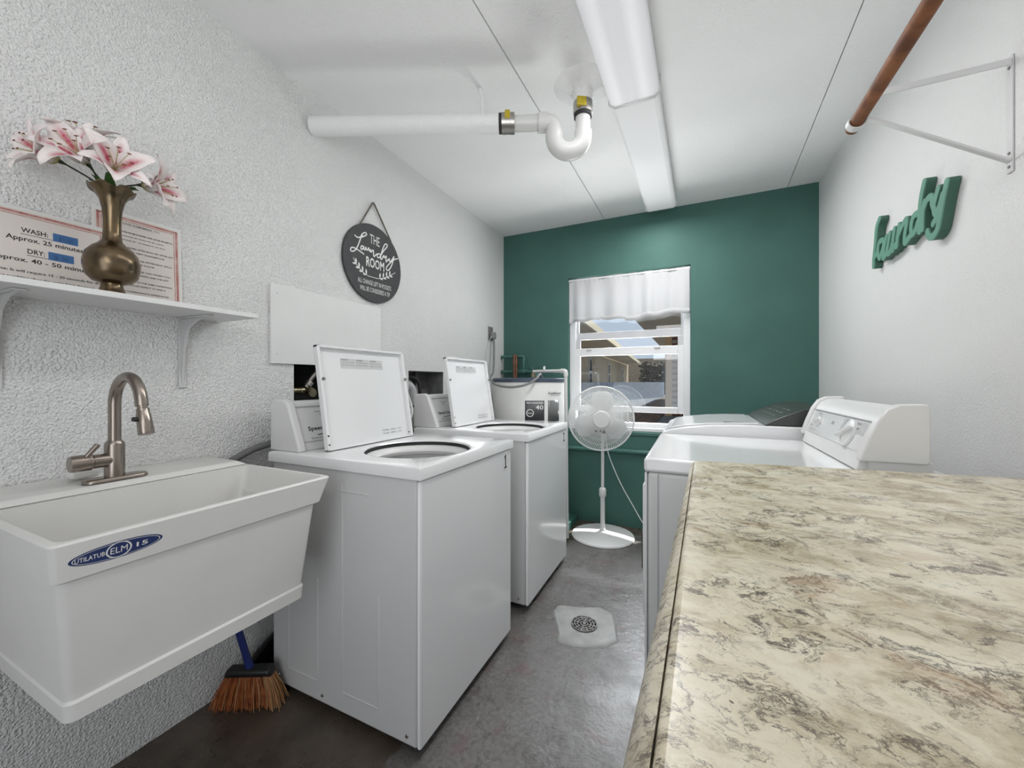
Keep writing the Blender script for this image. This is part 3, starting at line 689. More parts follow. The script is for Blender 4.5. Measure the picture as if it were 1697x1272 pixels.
def petal_mesh(bm, base, d, out, L, W, curl, uvl, twist=0):
    """one petal: base point, axis direction d, opening direction out"""
    d = V(d).normalized(); out = (V(out)-d*V(out).dot(d)).normalized(); side = d.cross(out)
    NU, NV = 6, 10; G = []
    for j in range(NV+1):
        s = j/NV
        th = .30+curl*s*s+.55*s                         # bends outward along its length
        if j == 0: pos = V(base); 
        else: pos = pos+(d*math.cos(th)+out*math.sin(th))*(L/NV)
        nrm = (out*math.cos(th)-d*math.sin(th))
        wd = W*(math.sin(PI*min(1, s*.93+.07)**.85))**.8*.5+.0015
        row = []
        for i in range(NU+1):
            u = i/NU-.5
            p = pos+side*(u*2*wd)-nrm*(abs(u*2)**1.6*wd*.42)+nrm*(.0018*math.sin(s*16+u*9+twist)*abs(u)*2)
            row.append((bm.verts.new(p), (i/NU, s)))
        G.append(row)
    for j in range(NV):
        for i in range(NU):
            q = (G[j][i], G[j][i+1], G[j+1][i+1], G[j+1][i])
            f = bm.faces.new([x[0] for x in q])
            for lp, x in zip(f.loops, q): lp[uvl].uv = x[1]
def lily(pos, facing, L, roll, stem_from, label, W=.052, curl=.75):
    pos, f = V(pos), V(facing).normalized()
    t = thing('lily', pos, label, 'flower', 'artificial lilies in the brass vase')
    a, bb = frame_of(f)
    for k in range(6):
        an = roll+k*PI/3; o_ = a*math.cos(an)+bb*math.sin(an)
        bm = NB(); uvl = bm.loops.layers.uv.new('UVMap')
        petal_mesh(bm, pos+o_*.004+f*(.002 if k % 2 else 0), f, o_, L*(1 if k % 2 else .95), W*(1.0 if k % 2 else .74), curl+random.uniform(-.25, .3), uvl, k)
        p_ = obj('petal', bm, M['petal'], t, angle=80); so = p_.modifiers.new('thick', 'SOLIDIFY'); so.thickness = .0007
    for k in range(6):
        an = roll+.4+k*PI/3+random.uniform(-.2, .2); o_ = a*math.cos(an)+bb*math.sin(an)
        tip = pos+f*L*.68+o_*L*.22
        st = obj('stamen', tube(NB(), smooth_pts([pos, pos+f*L*.35+o_*L*.06, tip], 4), .0008, 5), M['filament'], t)
        obj('anther', tube(NB(), [tip-a*.0045, tip, tip+a*.0045], [.0009, .0019, .0009], 6), M['anther'], st)
    b = NB(); sp = V(stem_from)
    tube(b, smooth_pts([sp+V((0, 0, -.05)), sp, sp*.45+(pos-f*.05)*.55+V((0, 0, .006)), pos-f*.012, pos], 5), .0022, 6)
    tube(b, [pos-f*.014, pos-f*.004, pos+f*.010], [.0022, .005, .009], 8)
    obj('stem', b, M['stem'], t)
    return t
mouth = V((-1.44, .505, 1.648))
cd = V((.94, -.33, -.20))
lily((-1.415, .497, 1.705), (.80, -.12, .26), .112, .35, mouth+V((.008, 0, 0)), 'large open lily with deep pink stripes at the front of the vase')
lily((-1.440, .455, 1.716), (.52, -.62, .30), .112, .1, mouth+V((.0, -.008, 0)), 'lily turned toward the left with its petals spread, just left of the front bloom')
lily((-1.480, .418, 1.712), (.10, -.92, .16), .104, .5, mouth+V((-.008, -.006, 0)), 'far left lily seen from the side with its dark stamens showing')
lily((-1.475, .468, 1.752), (.30, -.22, .85), .108, .2, mouth+V((-.010, .003, 0)), 'topmost lily rising behind the others with a pink tinted petal')
lily((-1.430, .565, 1.706), (.62, .50, .02), .110, .0, mouth+V((.004, .010, 0)), 'lily drooping over the right lip of the vase')
gl = thing('lily_foliage', (-1.44, .505, 1.65), 'cluster of small dark green leaves tucked in the vase mouth under the lilies', 'leaves')
for k in range(9):
    an = k*2*PI/9+.2; o_ = V((math.cos(an), math.sin(an), 0)); bm = NB(); uvl = bm.loops.layers.uv.new('UVMap')
    petal_mesh(bm, mouth+o_*.006+V((0, 0, -.012)), (0, 0, 1), o_, .055+.012*(k % 3), .020, .35, uvl, k)
    p_ = obj('leaf', bm, M['leaf'], gl, angle=80); so = p_.modifiers.new('thick', 'SOLIDIFY'); so.thickness = .0006

# ------------------------------------------------------------------ round hanging sign
sg = thing('round_sign', (XL, 1.588, 1.776), 'round charcoal wooden sign with white lettering hung by a rope on the left wall', 'sign')
FX = XL+.016
obj('board', lathe(NB(), [(0, 0), (.2065, 0), (.2065, .013), (.2050, .0145), (0, .0145)], (XL+.0015, 1.588, 1.776), (1, 0, 0), 72), M['char'], sg)
SIGN = [[(1.453, 1.886), (1.468, 1.88), (1.485, 1.886), (1.504, 1.9)], [(1.487, 1.883), (1.528, 1.911), (1.527, 1.922), (1.512, 1.917), (1.496, 1.9), (1.487, 1.873), (1.474, 1.842), (1.459, 1.815), (1.44, 1.8), (1.427, 1.8), (1.427, 1.811), (1.44, 1.82), (1.462, 1.819), (1.487, 1.814), (1.512, 1.807)], [(1.512, 1.846), (1.497, 1.845), (1.492, 1.833), (1.497, 1.826), (1.509, 1.838), (1.513, 1.847), (1.511, 1.834), (1.52, 1.831)], [(1.52, 1.831), (1.527, 1.848), (1.528, 1.839), (1.537, 1.835), (1.545, 1.85), (1.548, 1.838), (1.554, 1.834)], [(1.554, 1.834), (1.558, 1.846), (1.561, 1.831), (1.573, 1.846), (1.58, 1.842), (1.579, 1.822), (1.584, 1.815)], [(1.584, 1.815), (1.602, 1.834)], [(1.629, 1.839), (1.615, 1.84), (1.606, 1.827), (1.613, 1.817), (1.627, 1.827), (1.652, 1.864), (1.68, 1.897), (1.681, 1.909), (1.666, 1.907), (1.652, 1.885), (1.636, 1.844), (1.63, 1.819), (1.639, 1.815)], [(1.639, 1.815), (1.656, 1.842), (1.659, 1.83), (1.675, 1.844), (1.672, 1.823), (1.675, 1.811)], [(1.675, 1.811), (1.689, 1.828), (1.7, 1.836), (1.696, 1.824), (1.711, 1.826), (1.734, 1.856)], [(1.736, 1.859), (1.725, 1.822), (1.708, 1.788), (1.689, 1.768), (1.675, 1.771), (1.68, 1.787), (1.704, 1.813), (1.734, 1.84), (1.767, 1.856)]]
b = NB(); left3 = lambda u, v, t: V((FX+t, u, v))
for s_ in SIGN: ribbon(b, s_, .0062, left3, .0002, .0010)
text_into(b, 'THE', (FX, 1.554, 1.878), AX, BX, .070, .049, .001)
text_into(b, 'ROOM', (FX, 1.528, 1.751), AX, BX, .130, .052, .001, .02)
text_into(b, 'ALL CHANGE LEFT IN POCKETS', (FX, 1.472, 1.657), AX, BX, .240, .024, .001, .0)
text_into(b, 'WILL BE CONSIDERED A TIP', (FX, 1.486, 1.620), AX, BX, .216, .024, .001, .0)
obj('lettering', b, M['whiteink'], sg, smooth=False)
b = NB(); stem = [(1.443, 1.77), (1.459, 1.746), (1.48, 1.728), (1.509, 1.712), (1.541, 1.702), (1.575, 1.702), (1.616, 1.705), (1.652, 1.717), (1.696, 1.738), (1.746, 1.769)]
ribbon(b, stem, .0028, left3, .0002, .0010)
def leaf2(c, d, L, W):
    d = V((d[0], d[1], 0)).normalized(); n_ = V((-d.y, d.x, 0)); c = V((c[0], c[1], 0)); P_ = []
    for s in (0, .2, .5, .8): P_.append(c+d*L*s+n_*W*math.sin(PI*s))
    for s in (1, .8, .5, .2): P_.append(c+d*L*s-n_*W*math.sin(PI*s))
    lo_ = [b.verts.new(left3(q.x, q.y, .0011)) for q in P_]; b.faces.new(lo_)
for (y, z), s_ in (((1.462, 1.743), -1), ((1.482, 1.727), -1), ((1.505, 1.714), -1), ((1.530, 1.705), -1), ((1.625, 1.708), 1), ((1.650, 1.717), 1), ((1.675, 1.728), 1), ((1.700, 1.740), 1)):
    leaf2((y, z), (s_*.12, 1), .031, .006); leaf2((y, z), (s_*1, -.02), .026, .0055)
obj('branch_motif', b, M['whiteink'], sg, smooth=False)
obj('rope', tube(NB(), [(XL+.013, 1.490, 1.956), (XL+.012, 1.577, 2.100), (XL+.012, 1.583, 2.103), (XL+.012, 1.589, 2.100), (XL+.013, 1.716, 1.937)], .0042, 8), M['rope'], sg)
obj('nail', tube(NB(), [(XL-.004, 1.583, 2.097), (XL+.020, 1.583, 2.097)], .0022, 8), M['steelband'], sg)

# white access board on the left wall
wbp = tag(obj('access_panel', box(NB(), (XL+.001, XL+.013), (1.024, 1.637), (1.221, 1.548)), M['paintwood'], None, bevel=.0015, at=(XL, 1.33, 1.22)), 'plain white rectangular board screwed to the left wall below the round sign', 'panel')
b = NB()
for y, z in ((1.05, 1.51), (1.05, 1.26), (1.61, 1.51), (1.33, 1.26)): lathe(b, [(0, 0), (.003, 0), (.003, .0008), (0, .001)], (XL+.013, y, z), (1, 0, 0), 8)
obj('screws', b, M['greyframe'], wbp)

# ------------------------------------------------------------------ washing machines
WF, WDp, WTOP = -.747, .70, .886
def washer(y0, number, label):
    Wd = .65; y1 = y0+Wd; xb = WF-WDp
    t = thing('washing_machine', (WF-WDp/2, y0+Wd/2, 0), label, 'washing machine', 'coin laundry washers along the left wall')
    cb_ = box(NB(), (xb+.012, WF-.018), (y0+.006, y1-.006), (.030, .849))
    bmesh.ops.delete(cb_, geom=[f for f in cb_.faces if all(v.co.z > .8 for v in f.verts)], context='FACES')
    cab = obj('cabinet', cb_, M['enamel_side_shade'], t, bevel=.006)
    b = NB()   # pressed ribs on both side panels
    for yy, s_ in ((y0+.006, -1), (y1-.006, 1)):
        for x in (-1.345, -1.195, -1.075, -.915):
            box(b, (x-.0025, x+.0025), (yy-.0022, yy+.0022), (.10, .80 if x in (-1.345, -1.075) else .46))
        for x0, x1 in ((-1.345, -1.195), (-1.075, -.915)): box(b, (x0, x1), (yy-.002, yy+.002), (.098, .103))
        box(b, (-1.09, -.955), (yy-.002, yy+.002), (.775, .780))
    obj('pressed_rib', b, M['enamel_side_shade'], cab, bevel=.0015)
    b = NB()
    for x in (-1.40, -1.17, -.80): lathe(b, [(0, 0), (.006, 0), (.005, .003), (0, .004)], (x, y0+.006, .058), (0, -1, 0), 10)
    obj('screws', b, M['steelband'], cab)
    fp = obj('front_panel', box(NB(), (WF-.0175, WF), (y0+.004, y1-.004), (.030, .846)), M['enamel'], t, bevel=.009, seg=3)
    st = obj('number_sticker', box(NB(), (WF, WF+.0008), (y1-.085, y1-.043), (.762, .835)), M['plastic'], fp, smooth=False)
    b = NB(); 
    if number == '1':
        obox(b, (WF+.0008, y1-.079, .770), AX, BX, (1, 0, 0), (.003, .027), (0, .006), (0, .0006)); obox(b, (WF+.0008, y1-.079, .770), AX, BX, (1, 0, 0), (.011, .019), (.006, .058), (0, .0006)); prism(b, [(WF+.0008, y1-.079+u, .770+v) for u, v in ((.003, .046), (.011, .058), (.011, .050), (.003, .040))], (.0006, 0, 0))
    else: text_into(b, number, (WF+.0008, y1-.079, .770), AX, BX, .028, .058, .0006, .01)
    obj('lettering', b, M['ink'], fp, smooth=False)
    for x in (xb+.07, WF-.07):
        for y in (y0+.07, y1-.07): obj('levelling_foot', lathe(NB(), [(0, 0), (.022, 0), (.022, .012), (.010, .014), (.010, .031), (0, .031)], (x, y, 0), n=14), M['rubber'], t)
    # top with a round tub opening
    cx, cy, r = -.985, y0+.295, .200
    X0, X1, Y0, Y1 = xb, WF+.006, y0-.004, y1+.004; n = 96; b = NB()
    angs = sorted(set([2*PI*k/n for k in range(n)]+[math.atan2(Y-cy, X-cx) % (2*PI) for X in (X0, X1) for Y in (Y0, Y1)]))
    def edge(a):
        c, s_ = math.cos(a), math.sin(a); ts = []
        if c > 1e-9: ts.append((X1-cx)/c)
        if c < -1e-9: ts.append((X0-cx)/c)
        if s_ > 1e-9: ts.append((Y1-cy)/s_)
        if s_ < -1e-9: ts.append((Y0-cy)/s_)
        q = min(ts); return (cx+c*q, cy+s_*q)
    loops = []
    E_ = [edge(a) for a in angs]
    loops.append([(x, y, .849) for x, y in E_]); loops.append([(x, y, WTOP-.008) for x, y in E_])
    sh_ = lambda p, q: (min(max(p[0], X0+q), X1-q), min(max(p[1], Y0+q), Y1-q))
    loops.append([(*sh_(p, .0025), WTOP-.0025) for p in E_]); loops.append([(*sh_(p, .009), WTOP) for p in E_])
    loops.append([(cx+1.08*r*math.cos(a), cy+1.08*r*math.sin(a), WTOP) for a in angs])
    loops.append([(cx+1.03*r*math.cos(a), cy+1.03*r*math.sin(a), WTOP-.002) for a in angs])
    loops.append([(cx+r*math.cos(a), cy+r*math.sin(a), WTOP-.010) for a in angs])
    loops.append([(cx+r*math.cos(a), cy+r*math.sin(a), .849) for a in angs])
    loft(b, loops)
    tp = obj('top', b, M['enamel'], t, angle=35)
    b = NB(); lathe(b, [(.1995, .866), (.194, .862), (.180, .852), (.176, .842), (.180, .830), (.205, .822), (.215, .80)], (cx, cy, 0), n=48)
    obj('tub_ring', b, M['plastic'], t)
    b = NB(); lathe(b, [(.215, .80), (.225, .79), (.225, .52), (.20, .48), (0, .47)], (cx, cy, 0), n=40); obj('basket', b, M['plastic'], t)
    b = NB(); lathe(b, [(0, .80), (.022, .795), (.035, .78), (.045, .60), (.10, .50), (.11, .475)], (cx, cy, 0), n=24); obj('agitator', b, M['plastic'], t)
    b = NB(); lathe(b, [(.1992, .8795), (.1992, .866), (.1965, .866), (.1975, .8795)], (cx, cy, 0), n=48); obj('gasket_shadow', b, M['rubber'], t, label='dark ring in the tub opening, coloured as the gasket shadow')  # thin black ring stands in for the gasket's shadow line
    # console
    pr = [(-1.462, .886), (-1.458, 1.060), (-1.450, 1.070), (-1.392, 1.073), (-1.376, 1.064), (-1.318, .905), (-1.314, .886)]
    cn = NB(); prism(cn, [(x, y0+.040, z) for x, z in pr], (0, Wd-.075, 0))
    con = obj('console', cn, M['plastic'], t, bevel=.004)
    pe = [(-1.466, .886), (-1.463, 1.062), (-1.452, 1.075), (-1.390, 1.0785), (-1.366, 1.062), (-1.304, .905), (-1.301, .886)]
    for yy in (y0+.014, y1-.046):
        e_ = NB(); prism(e_, [(x, yy, z) for x, z in pe], (0, .032, 0)); obj('end_cap', e_, M['plastic'], con, bevel=.007, seg=3)
    Fo = V((-1.318, y0+.05, .905)); Bv = V((-.058, 0, .159)).normalized(); Nv = V((0, 1, 0)).cross(Bv)
    b = NB(); obox(b, Fo, AX, Bv, Nv, (0, Wd-.10), (.150, .154), (0, .004)); obox(b, Fo, AX, Bv, Nv, (0, Wd-.10), (.012, .0145), (0, .003))
    obj('trim_line', b, M['liftgrey'], con, smooth=False)
    b = NB(); text_into(b, 'Speed Queen', Fo+Bv*.050+V((0, .030, 0)), AX, Bv, .15, .022, .001, .02)
    prism(b, [Fo+Nv*.0008+V((0, .06+i, 0))+Bv*j for i, j in ((0, .034), (.13, .043), (.13, .046), (.01, .038))], Nv*.0003)
    text_into(b, 'Commercial', Fo+Bv*.022+V((0, .035, 0)), AX, Bv, .09, .007, .001)
    for k, (q, wd) in enumerate(((.128, .07), (.118, .03), (.112, .02))): text_into(b, 'Instructions' if k == 0 else 'Hot Cold', Fo+Bv*q+V((0, .075+.02*(k > 0), 0)), AX, Bv, wd, .005, .001)
    obj('lettering', b, M['ink'], con, smooth=False)
    # raised lid
    Ol = V((-1.236, y0+.072, WTOP+.001)); Bl = V((-.064, 0, .398)).normalized(); Nl = V((0, 1, 0)).cross(Bl); LW, LH = .478, .402
    b = NB(); obox(b, Ol, AX, Bl, Nl, (0, LW), (0, LH), (-.004, 0))
    for a_, c_ in (((0, .012), (0, LH)), ((LW-.012, LW), (0, LH)), ((0, LW), (LH-.010, LH)), ((0, LW), (0, .006))): obox(b, Ol, AX, Bl, Nl, a_, c_, (-.004, .018))
    obox(b, Ol, AX, Bl, Nl, (.015, .20), (LH, LH+.004), (-.004, .018))
    lid = obj('lid', b, M['enamel'], t, bevel=.003)
    for i in range(3):
        a0 = .115+i*.078
        obj('care_label', obox(NB(), Ol, AX, Bl, Nl, (a0, a0+.075), (LH-.085, LH-.045), (0, .0012)), M['carelabel'], lid, smooth=False)
    b = NB()
    for i in range(3):
        for k in range(3): text_into(b, 'WARNING' if k == 0 else 'keep lid closed during use', Ol+AX*(.118+i*.078)+Bl*(LH-.053-k*.011), AX, Bl, .035 if k == 0 else .066, .006, .0014, .02 if k == 0 else 0)
    for k in range(2): text_into(b, 'MODEL  SERIAL  120V', Ol+AX*.30+Bl*(.028+.014*k), AX, Bl, .12, .006, .0006)
    obj('small_print', b, M['greyink'], lid, smooth=False)
    for a0, b0 in ((.006, .27), (LW-.006, .27)): obj('bumper', lathe(NB(), [(0, 0), (.007, 0), (.006, .005), (0, .006)], Ol+AX*(a0+.006*(1 if a0 < .2 else -1))+Bl*b0+Nl*.018, Nl, 12), M['greybox'], lid)
    b = NB()
    for a0, b0 in ((.006, .022), (.006, .055), (LW-.03, .02)): lathe(b, [(0, 0), (.0035, 0), (.003, .002), (0, .0025)], Ol+AX*a0+Bl*b0+Nl*.018, Nl, 8)
    obj('screws', b, M['black'], lid)
    tube_pts = smooth_pts([(-1.30, y1-.035, .95), (-1.285, y1-.028, 1.00), (-1.29, y1-.055, 1.08), (-1.295, y1-.078, 1.14)], 4)
    obj('lid_strap', tube(NB(), tube_pts, .006, 8), M['plastic'], lid)
    return t
washer(.945, '1', 'white top-load washer numbered 1 with its lid raised, beside the sink')
washer(1.784, '2', 'white top-load washer numbered 2 with its lid raised, in front of the water heater')

# drain hose between sink and washer 1
dh = tag(obj('drain_hose', tube(NB(), smooth_pts([(-1.462, 1.04, .80), (-1.50, 1.02, .895), (-1.525, .955, .893), (-1.535, .90, .872), (-1.550, .858, .84), (-1.552, .846, .78), (-1.552, .842, .70)], 6), .013, 12), M['grey_hose'], None, at=(-1.54, .86, .05)), 'grey drain hose curving down the wall between sink and washer 1', 'hose')

# valves inside the wall recesses
vl = thing('water_valve', (XL-.07, 1.23, 1.08), 'tarnished brass hose valve inside the black wall recess behind washer 1', 'valve')
obj('supply_pipe', tube(NB(), [(XL-.055, 1.140, 1.105), (XL-.05, 1.20, 1.105)], .016, 12), M['oldbrass'], vl)
b = NB(); lathe(b, [(0, 0), (.014, 0), (.018, .004), (.018, .018), (.012, .024), (.012, .04), (0, .04)], (XL-.05, 1.195, 1.105), (0, 1, 0), 12)
lathe(b, [(0, -.02), (.016, -.02), (.018, 0), (.016, .02), (0, .02)], (XL-.045, 1.236, 1.105), (1, 0, 0), 12)
obj('valve_body', b, M['oldbrass'], vl)
b = NB(); tube(b, smooth_pts([(XL-.045, 1.225, 1.12), (XL-.04, 1.245, 1.155), (XL-.03, 1.275, 1.195), (XL-.03, 1.31, 1.215)], 4), .0105, 10)
lathe(b, [(.0105, 0), (.017, 0), (.017, .022), (.0105, .024)], (XL-.043, 1.232, 1.128), (.1, .55, .8), 8)
obj('braided_hose', b, M['steelband'], vl)
obj('handle', lathe(NB(), [(0, 0), (.02, 0), (.022, .004), (.02, .008), (0, .008)], (XL-.02, 1.237, 1.095), (1, 0, 0), 10), M['oldbrass'], vl)
vl2 = thing('drain_box', (XL-.07, 2.0, 1.0), 'grey drain pipe bend with a black hose inside the wall recess behind washer 2', 'pipe')
obj('pipe_bend', tube(NB(), smooth_pts([(XL-.085, 1.93, .995), (XL-.085, 1.93, 1.08), (XL-.08, 1.95, 1.125), (XL-.07, 1.99, 1.09), (XL-.065, 2.0, 1.0)], 6), .035, 14), M['greyframe'], vl2)
obj('black_hose', tube(NB(), smooth_pts([(XL-.06, 1.893, 1.155), (XL-.05, 1.94, 1.180), (XL-.04, 2.0, 1.160), (XL-.035, 2.03, 1.11), (XL-.035, 2.04, 1.0)], 6), .011, 10), M['rubber'], vl2)
b = NB(); box(b, (XL-.12, XL-.10), (2.075, 2.10), (1.05, 1.21)); lathe(b, [(0, 0), (.012, 0), (.012, .03), (0, .03)], (XL-.108, 2.088, 1.03), n=10)
obj('bracket', b, M['greybox'], vl2, bevel=.002)

# ------------------------------------------------------------------ dryer and far washer on the right
DF = -.140
def beveled_box(name, x, y, z, m, parent, bv, seg=3): return obj(name, box(NB(), x, y, z), m, parent, bevel=bv, seg=seg)
dy0, dy1, DT = 1.297, 1.950, .905
dr = thing('dryer', (.22, 1.62, 0), 'white clothes dryer with a dial on its slanted console, just beyond the counter', 'dryer')
cab = beveled_box('cabinet', (DF+.004, .600), (dy0+.004, dy1-.004), (.035, .860), M['enamel_side_shade'], dr, .012)
b = NB(); box(b, (DF+.035, DF+.038), (dy0+.002, dy0+.0055), (.27, .855)); box(b, (DF+.006, DF+.60), (dy0+.002, dy0+.0055), (.247, .251))
obj('panel_seam', b, M['liftgrey'], cab, smooth=False)
beveled_box('front_panel', (DF-.004, DF+.0035), (dy0+.004, dy1-.004), (.035, .858), M['enamel'], dr, .003)
db = beveled_box('door', (DF-.020, DF-.0045), (dy0+.09, dy1-.09), (.36, .80), M['enamel'], dr, .006)
beveled_box('handle', (DF-.026, DF-.0205), (dy0+.12, dy0+.135), (.50, .62), M['black'], db, .002)
for x in (DF+.06, .54):
    for y in (dy0+.06, dy1-.06): obj('levelling_foot', lathe(NB(), [(0, 0), (.018, 0), (.018, .015), (.010, .018), (.010, .037), (0, .037)], (x, y, 0), n=12), M['rubber'], dr)
beveled_box('top', (DF-.006, .600), (dy0, dy1), (.8605, DT), M['enamel'], dr, .010, 4)
# console with bullnose ends
cpr = [(.392, .907), (.4025, .950), (.418, .995), (.434, 1.037), (.452, 1.066), (.475, 1.077), (.515, 1.079), (.520, 1.07), (.520, .950), (.515, .907)]
con = obj('console', prism(NB(), [(x, dy0+.040, z) for x, z in cpr], (0, dy1-dy0-.07, 0)), M['plastic'], dr, bevel=.004)
cpe = [(.392, .938), (.393, .947), (.408, .995), (.426, 1.042), (.446, 1.074), (.472, 1.087), (.522, 1.089), (.527, 1.083), (.527, .944), (.522, .938)]
for yy in (dy0+.012, dy1-.034): obj('end_cap', prism(NB(), [(x, yy, z) for x, z in cpe], (0, .034, 0)), M['plastic'], con, bevel=.010, seg=3)
obj('console_base', box(NB(), (.412, .535), (dy0+.018, dy1-.018), (DT+.0003, .9435)), M['enamel_side_shade'], dr)
Fo = V((.4025, dy1-.045, .950)); Av = V((0, -1, 0)); Bv = V((.0315, 0, .087)).normalized(); Nv = Av.cross(Bv)
PL = dy1-dy0-.095
fpn = obj('control_panel', obox(NB(), Fo, Av, Bv, Nv, (0, PL), (.004, .090), (0, .0025)), M['enamel'], con, bevel=.001)
b = NB(); obox(b, Fo, Av, Bv, Nv, (-.004, PL+.004), (.0905, .094), (.0, .005)); obj('trim_line', b, M['liftgrey'], con, smooth=False)
b = NB(); obox(b, Fo, Av, Bv, Nv, (.345, .44), (.022, .086), (.0025, .003)); obox(b, Fo, Av, Bv, Nv, (.445, .530), (.048, .086), (.0025, .003)); obj('cycle_print', b, M['silver'], fpn, smooth=False)
b = NB(); P_ = lambda a, q: Fo+Av*a+Bv*q
for s, a, q, wd, ht in (('DRYER', .03, .028, .03, .005), ('HEAVY DUTY', .04, .014, .08, .005), ('Fabric', .08, .078, .04, .006), ('more dry', .37, .076, .04, .006), ('less dry', .37, .066, .04, .006), ('Timed', .46, .076, .03, .006), ('Auto', .46, .062, .03, .006), ('High', .10, .068, .02, .006), ('Low', .13, .042, .02, .006), ('start', .25, .055, .025, .012)):
    text_into(b, s, P_(a, q), Av, Bv, wd, ht, .0034)
obj('small_print', b, M['greyink'], fpn, smooth=False)
def knob(parent, c, r, h, nm):
    k_ = obj(nm, lathe(NB(), [(0, 0), (r, 0), (r*.97, h*.25), (r*.60, h*.32), (r*.55, h*.4), (0, h*.42)], c, Nv, 32), M['plastic'], parent)
    obj('grip', obox(NB(), c, (Av+Bv*.5).normalized(), (Bv-Av*.5).normalized(), Nv, (-r*.92, r*.92), (-r*.11, r*.11), (h*.3, h*.85)), M['plastic'], k_, bevel=.003)
knob(con, P_(.432, .045)+Nv*.003, .042, .026, 'timer_dial'); knob(con, P_(.115, .052)+Nv*.003, .018, .018, 'heat_dial')
b = NB(); pts = smooth_pts([(.235, dy0+.045, DT+.001), (.30, dy0+.030, DT+.001), (.37, dy0+.036, DT+.001), (.405, dy0+.05, DT+.001)], 5)
tube(b, pts, [.003]*len(pts), 8); obj('lint_screen_handle', b, M['liftgrey'], dr)

w2 = thing('top_load_washer', (.22, 2.30, 0), 'white washer with an arched lid and dark control panel, between dryer and back wall', 'washing machine')
ey0, ey1 = 1.985, 2.615
beveled_box('cabinet', (DF+.006, .600), (ey0+.004, ey1-.004), (.035, .860), M['enamel_side_shade'], w2, .012)
for x in (DF+.06, .54):
    for y in (ey0+.06, ey1-.06): obj('levelling_foot', lathe(NB(), [(0, 0), (.018, 0), (.018, .015), (.010, .018), (.010, .037), (0, .037)], (x, y, 0), n=12), M['rubber'], w2)
deck = [(DF-.004, .8605), (DF-.006, .890), (DF+.002, .908), (-.10, .922), (-.03, .936), (.06, .947), (.16, .953), (.27, .954), (.30, .955), (.60, .955), (.60, .8605)]
dk = obj('top', prism(NB(), [(x, ey0, z) for x, z in deck], (0, ey1-ey0, 0)), M['enamel'], w2, bevel=.006, seg=3)
lidp = [(-.115, .9205), (-.10, .930), (-.03, .9435), (.06, .9545), (.16, .9605), (.255, .962), (.262, .955), (.16, .9535), (.06, .9475), (-.03, .9365)]
obj('lid', prism(NB(), [(x, ey0+.05, z) for x, z in lidp], (0, ey1-ey0-.10, 0)), M['enamel'], w2, bevel=.002)
obj('lid_handle', box(NB(), (.12, .20), (ey0+.055, ey0+.075), (.9595, .9625)), M['greybox'], w2, bevel=.001)
obj('control_panel', prism(NB(), [(x, ey0+.012, z) for x, z in ((.275, .9555), (.30, .975), (.36, 1.005), (.42, 1.030), (.455, 1.036), (.52, 1.036), (.52, .9555))], (0, ey1-ey0-.024, 0)), M['darkpanel'], w2, bevel=.004, label='dark grey slanted control panel')
pz = lambda x, y: (x, y, 0.986+(x-.32)*.44)
b = NB(); A2 = V((0, -1, 0)); B2 = V((.06, 0, .0275)).normalized()
for i in range(5):
    for k in range(3): text_into(b, ('cycle', 'soil', 'spin', 'temp', 'start')[i], V((.325+.028*k, ey1-.10-i*.09, .9895+.028*k*.44)), A2, B2, .05, .007, .003)
obj('lettering', b, M['liftgrey'], w2, smooth=False)

# ------------------------------------------------------------------ water heater and pipework
HX, HY, HR = -1.168, 2.822, .288
wh = thing('water_heater', (HX, HY, .07), 'squat cream white water heater with grey labels in the back left corner', 'water heater')
obj('tank', lathe(NB(), [(0, .062), (HR-.01, .062), (HR, .075), (HR, 1.140), (HR-.001, 1.142), (0, 1.142)], (HX, HY, 0), n=56), M['tank'], wh)
obj('top_cap', lathe(NB(), [(0, 1.1425), (HR+.004, 1.1425), (HR+.004, 1.166), (HR-.012, 1.174), (0, 1.176)], (HX, HY, 0), n=56), M['tankcap'], wh, label='dark blue grey top cap')
def wrap(name, px_a, px_b, z0, z1, m, parent, rr):
    b = NB(); n = 8; pv = None
    for i in range(n+1):
        a = px_a+(px_b-px_a)*i/n; cur = [b.verts.new((HX+rr*math.cos(a), HY+rr*math.sin(a), z)) for z in (z0, z1)]
        if pv: b.faces.new((pv[0], cur[0], cur[1], pv[1]))
        pv = cur
    o = obj(name, b, m, parent); s_ = o.modifiers.new('thick', 'SOLIDIFY'); s_.thickness = .001; return o
def ang_at(px):   # bearing on the tank face for the label edges, from the measured photo columns
    u = (px-848.5)/648; d = V((-.4232+u*.906, .906+u*.4232, 0)); 
    oc = V((0-HX, 0-HY, 0)); A_ = d.dot(d); B_ = d.dot(oc); C_ = oc.dot(oc)-HR*HR
    t_ = (-B_-math.sqrt(max(0, B_*B_-A_*C_)))/A_; p = d*t_
    return math.atan2(p.y-HY, p.x-HX)
a0, a1 = ang_at(870), ang_at(902)
lb = wrap('rating_label', a0, a1, .87, 1.012, M['lblgrey'], wh, HR+.0012)
wrap('energy_plate', ang_at(908), ang_at(926), .86, 1.012, M['screen'], wh, HR+.0012)
am = (a0+a1)/2; T = V((-math.sin(am), math.cos(am), 0)); Nn = V((math.cos(am), math.sin(am), 0)); Oc = V((HX, HY, 0))+Nn*(HR+.002)
b = NB(); text_into(b, 'PERFORMANCE', Oc-T*.06+V((0, 0, .990)), T, BX, .12, .012, .002, .01); text_into(b, '40', Oc+T*.005+V((0, 0, .948)), T, BX, .055, .032, .002, .01)
disc(b, Oc-T*.035+V((0, 0, .925)), T, BX, .027, .027, .002, 28, 0, (.022, .022)); text_into(b, 'Rheem', Oc-T*.053+V((0, 0, .919)), T, BX, .036, .011, .0022, .01)
obj('lettering', b, M['whiteink'], lb, smooth=False)
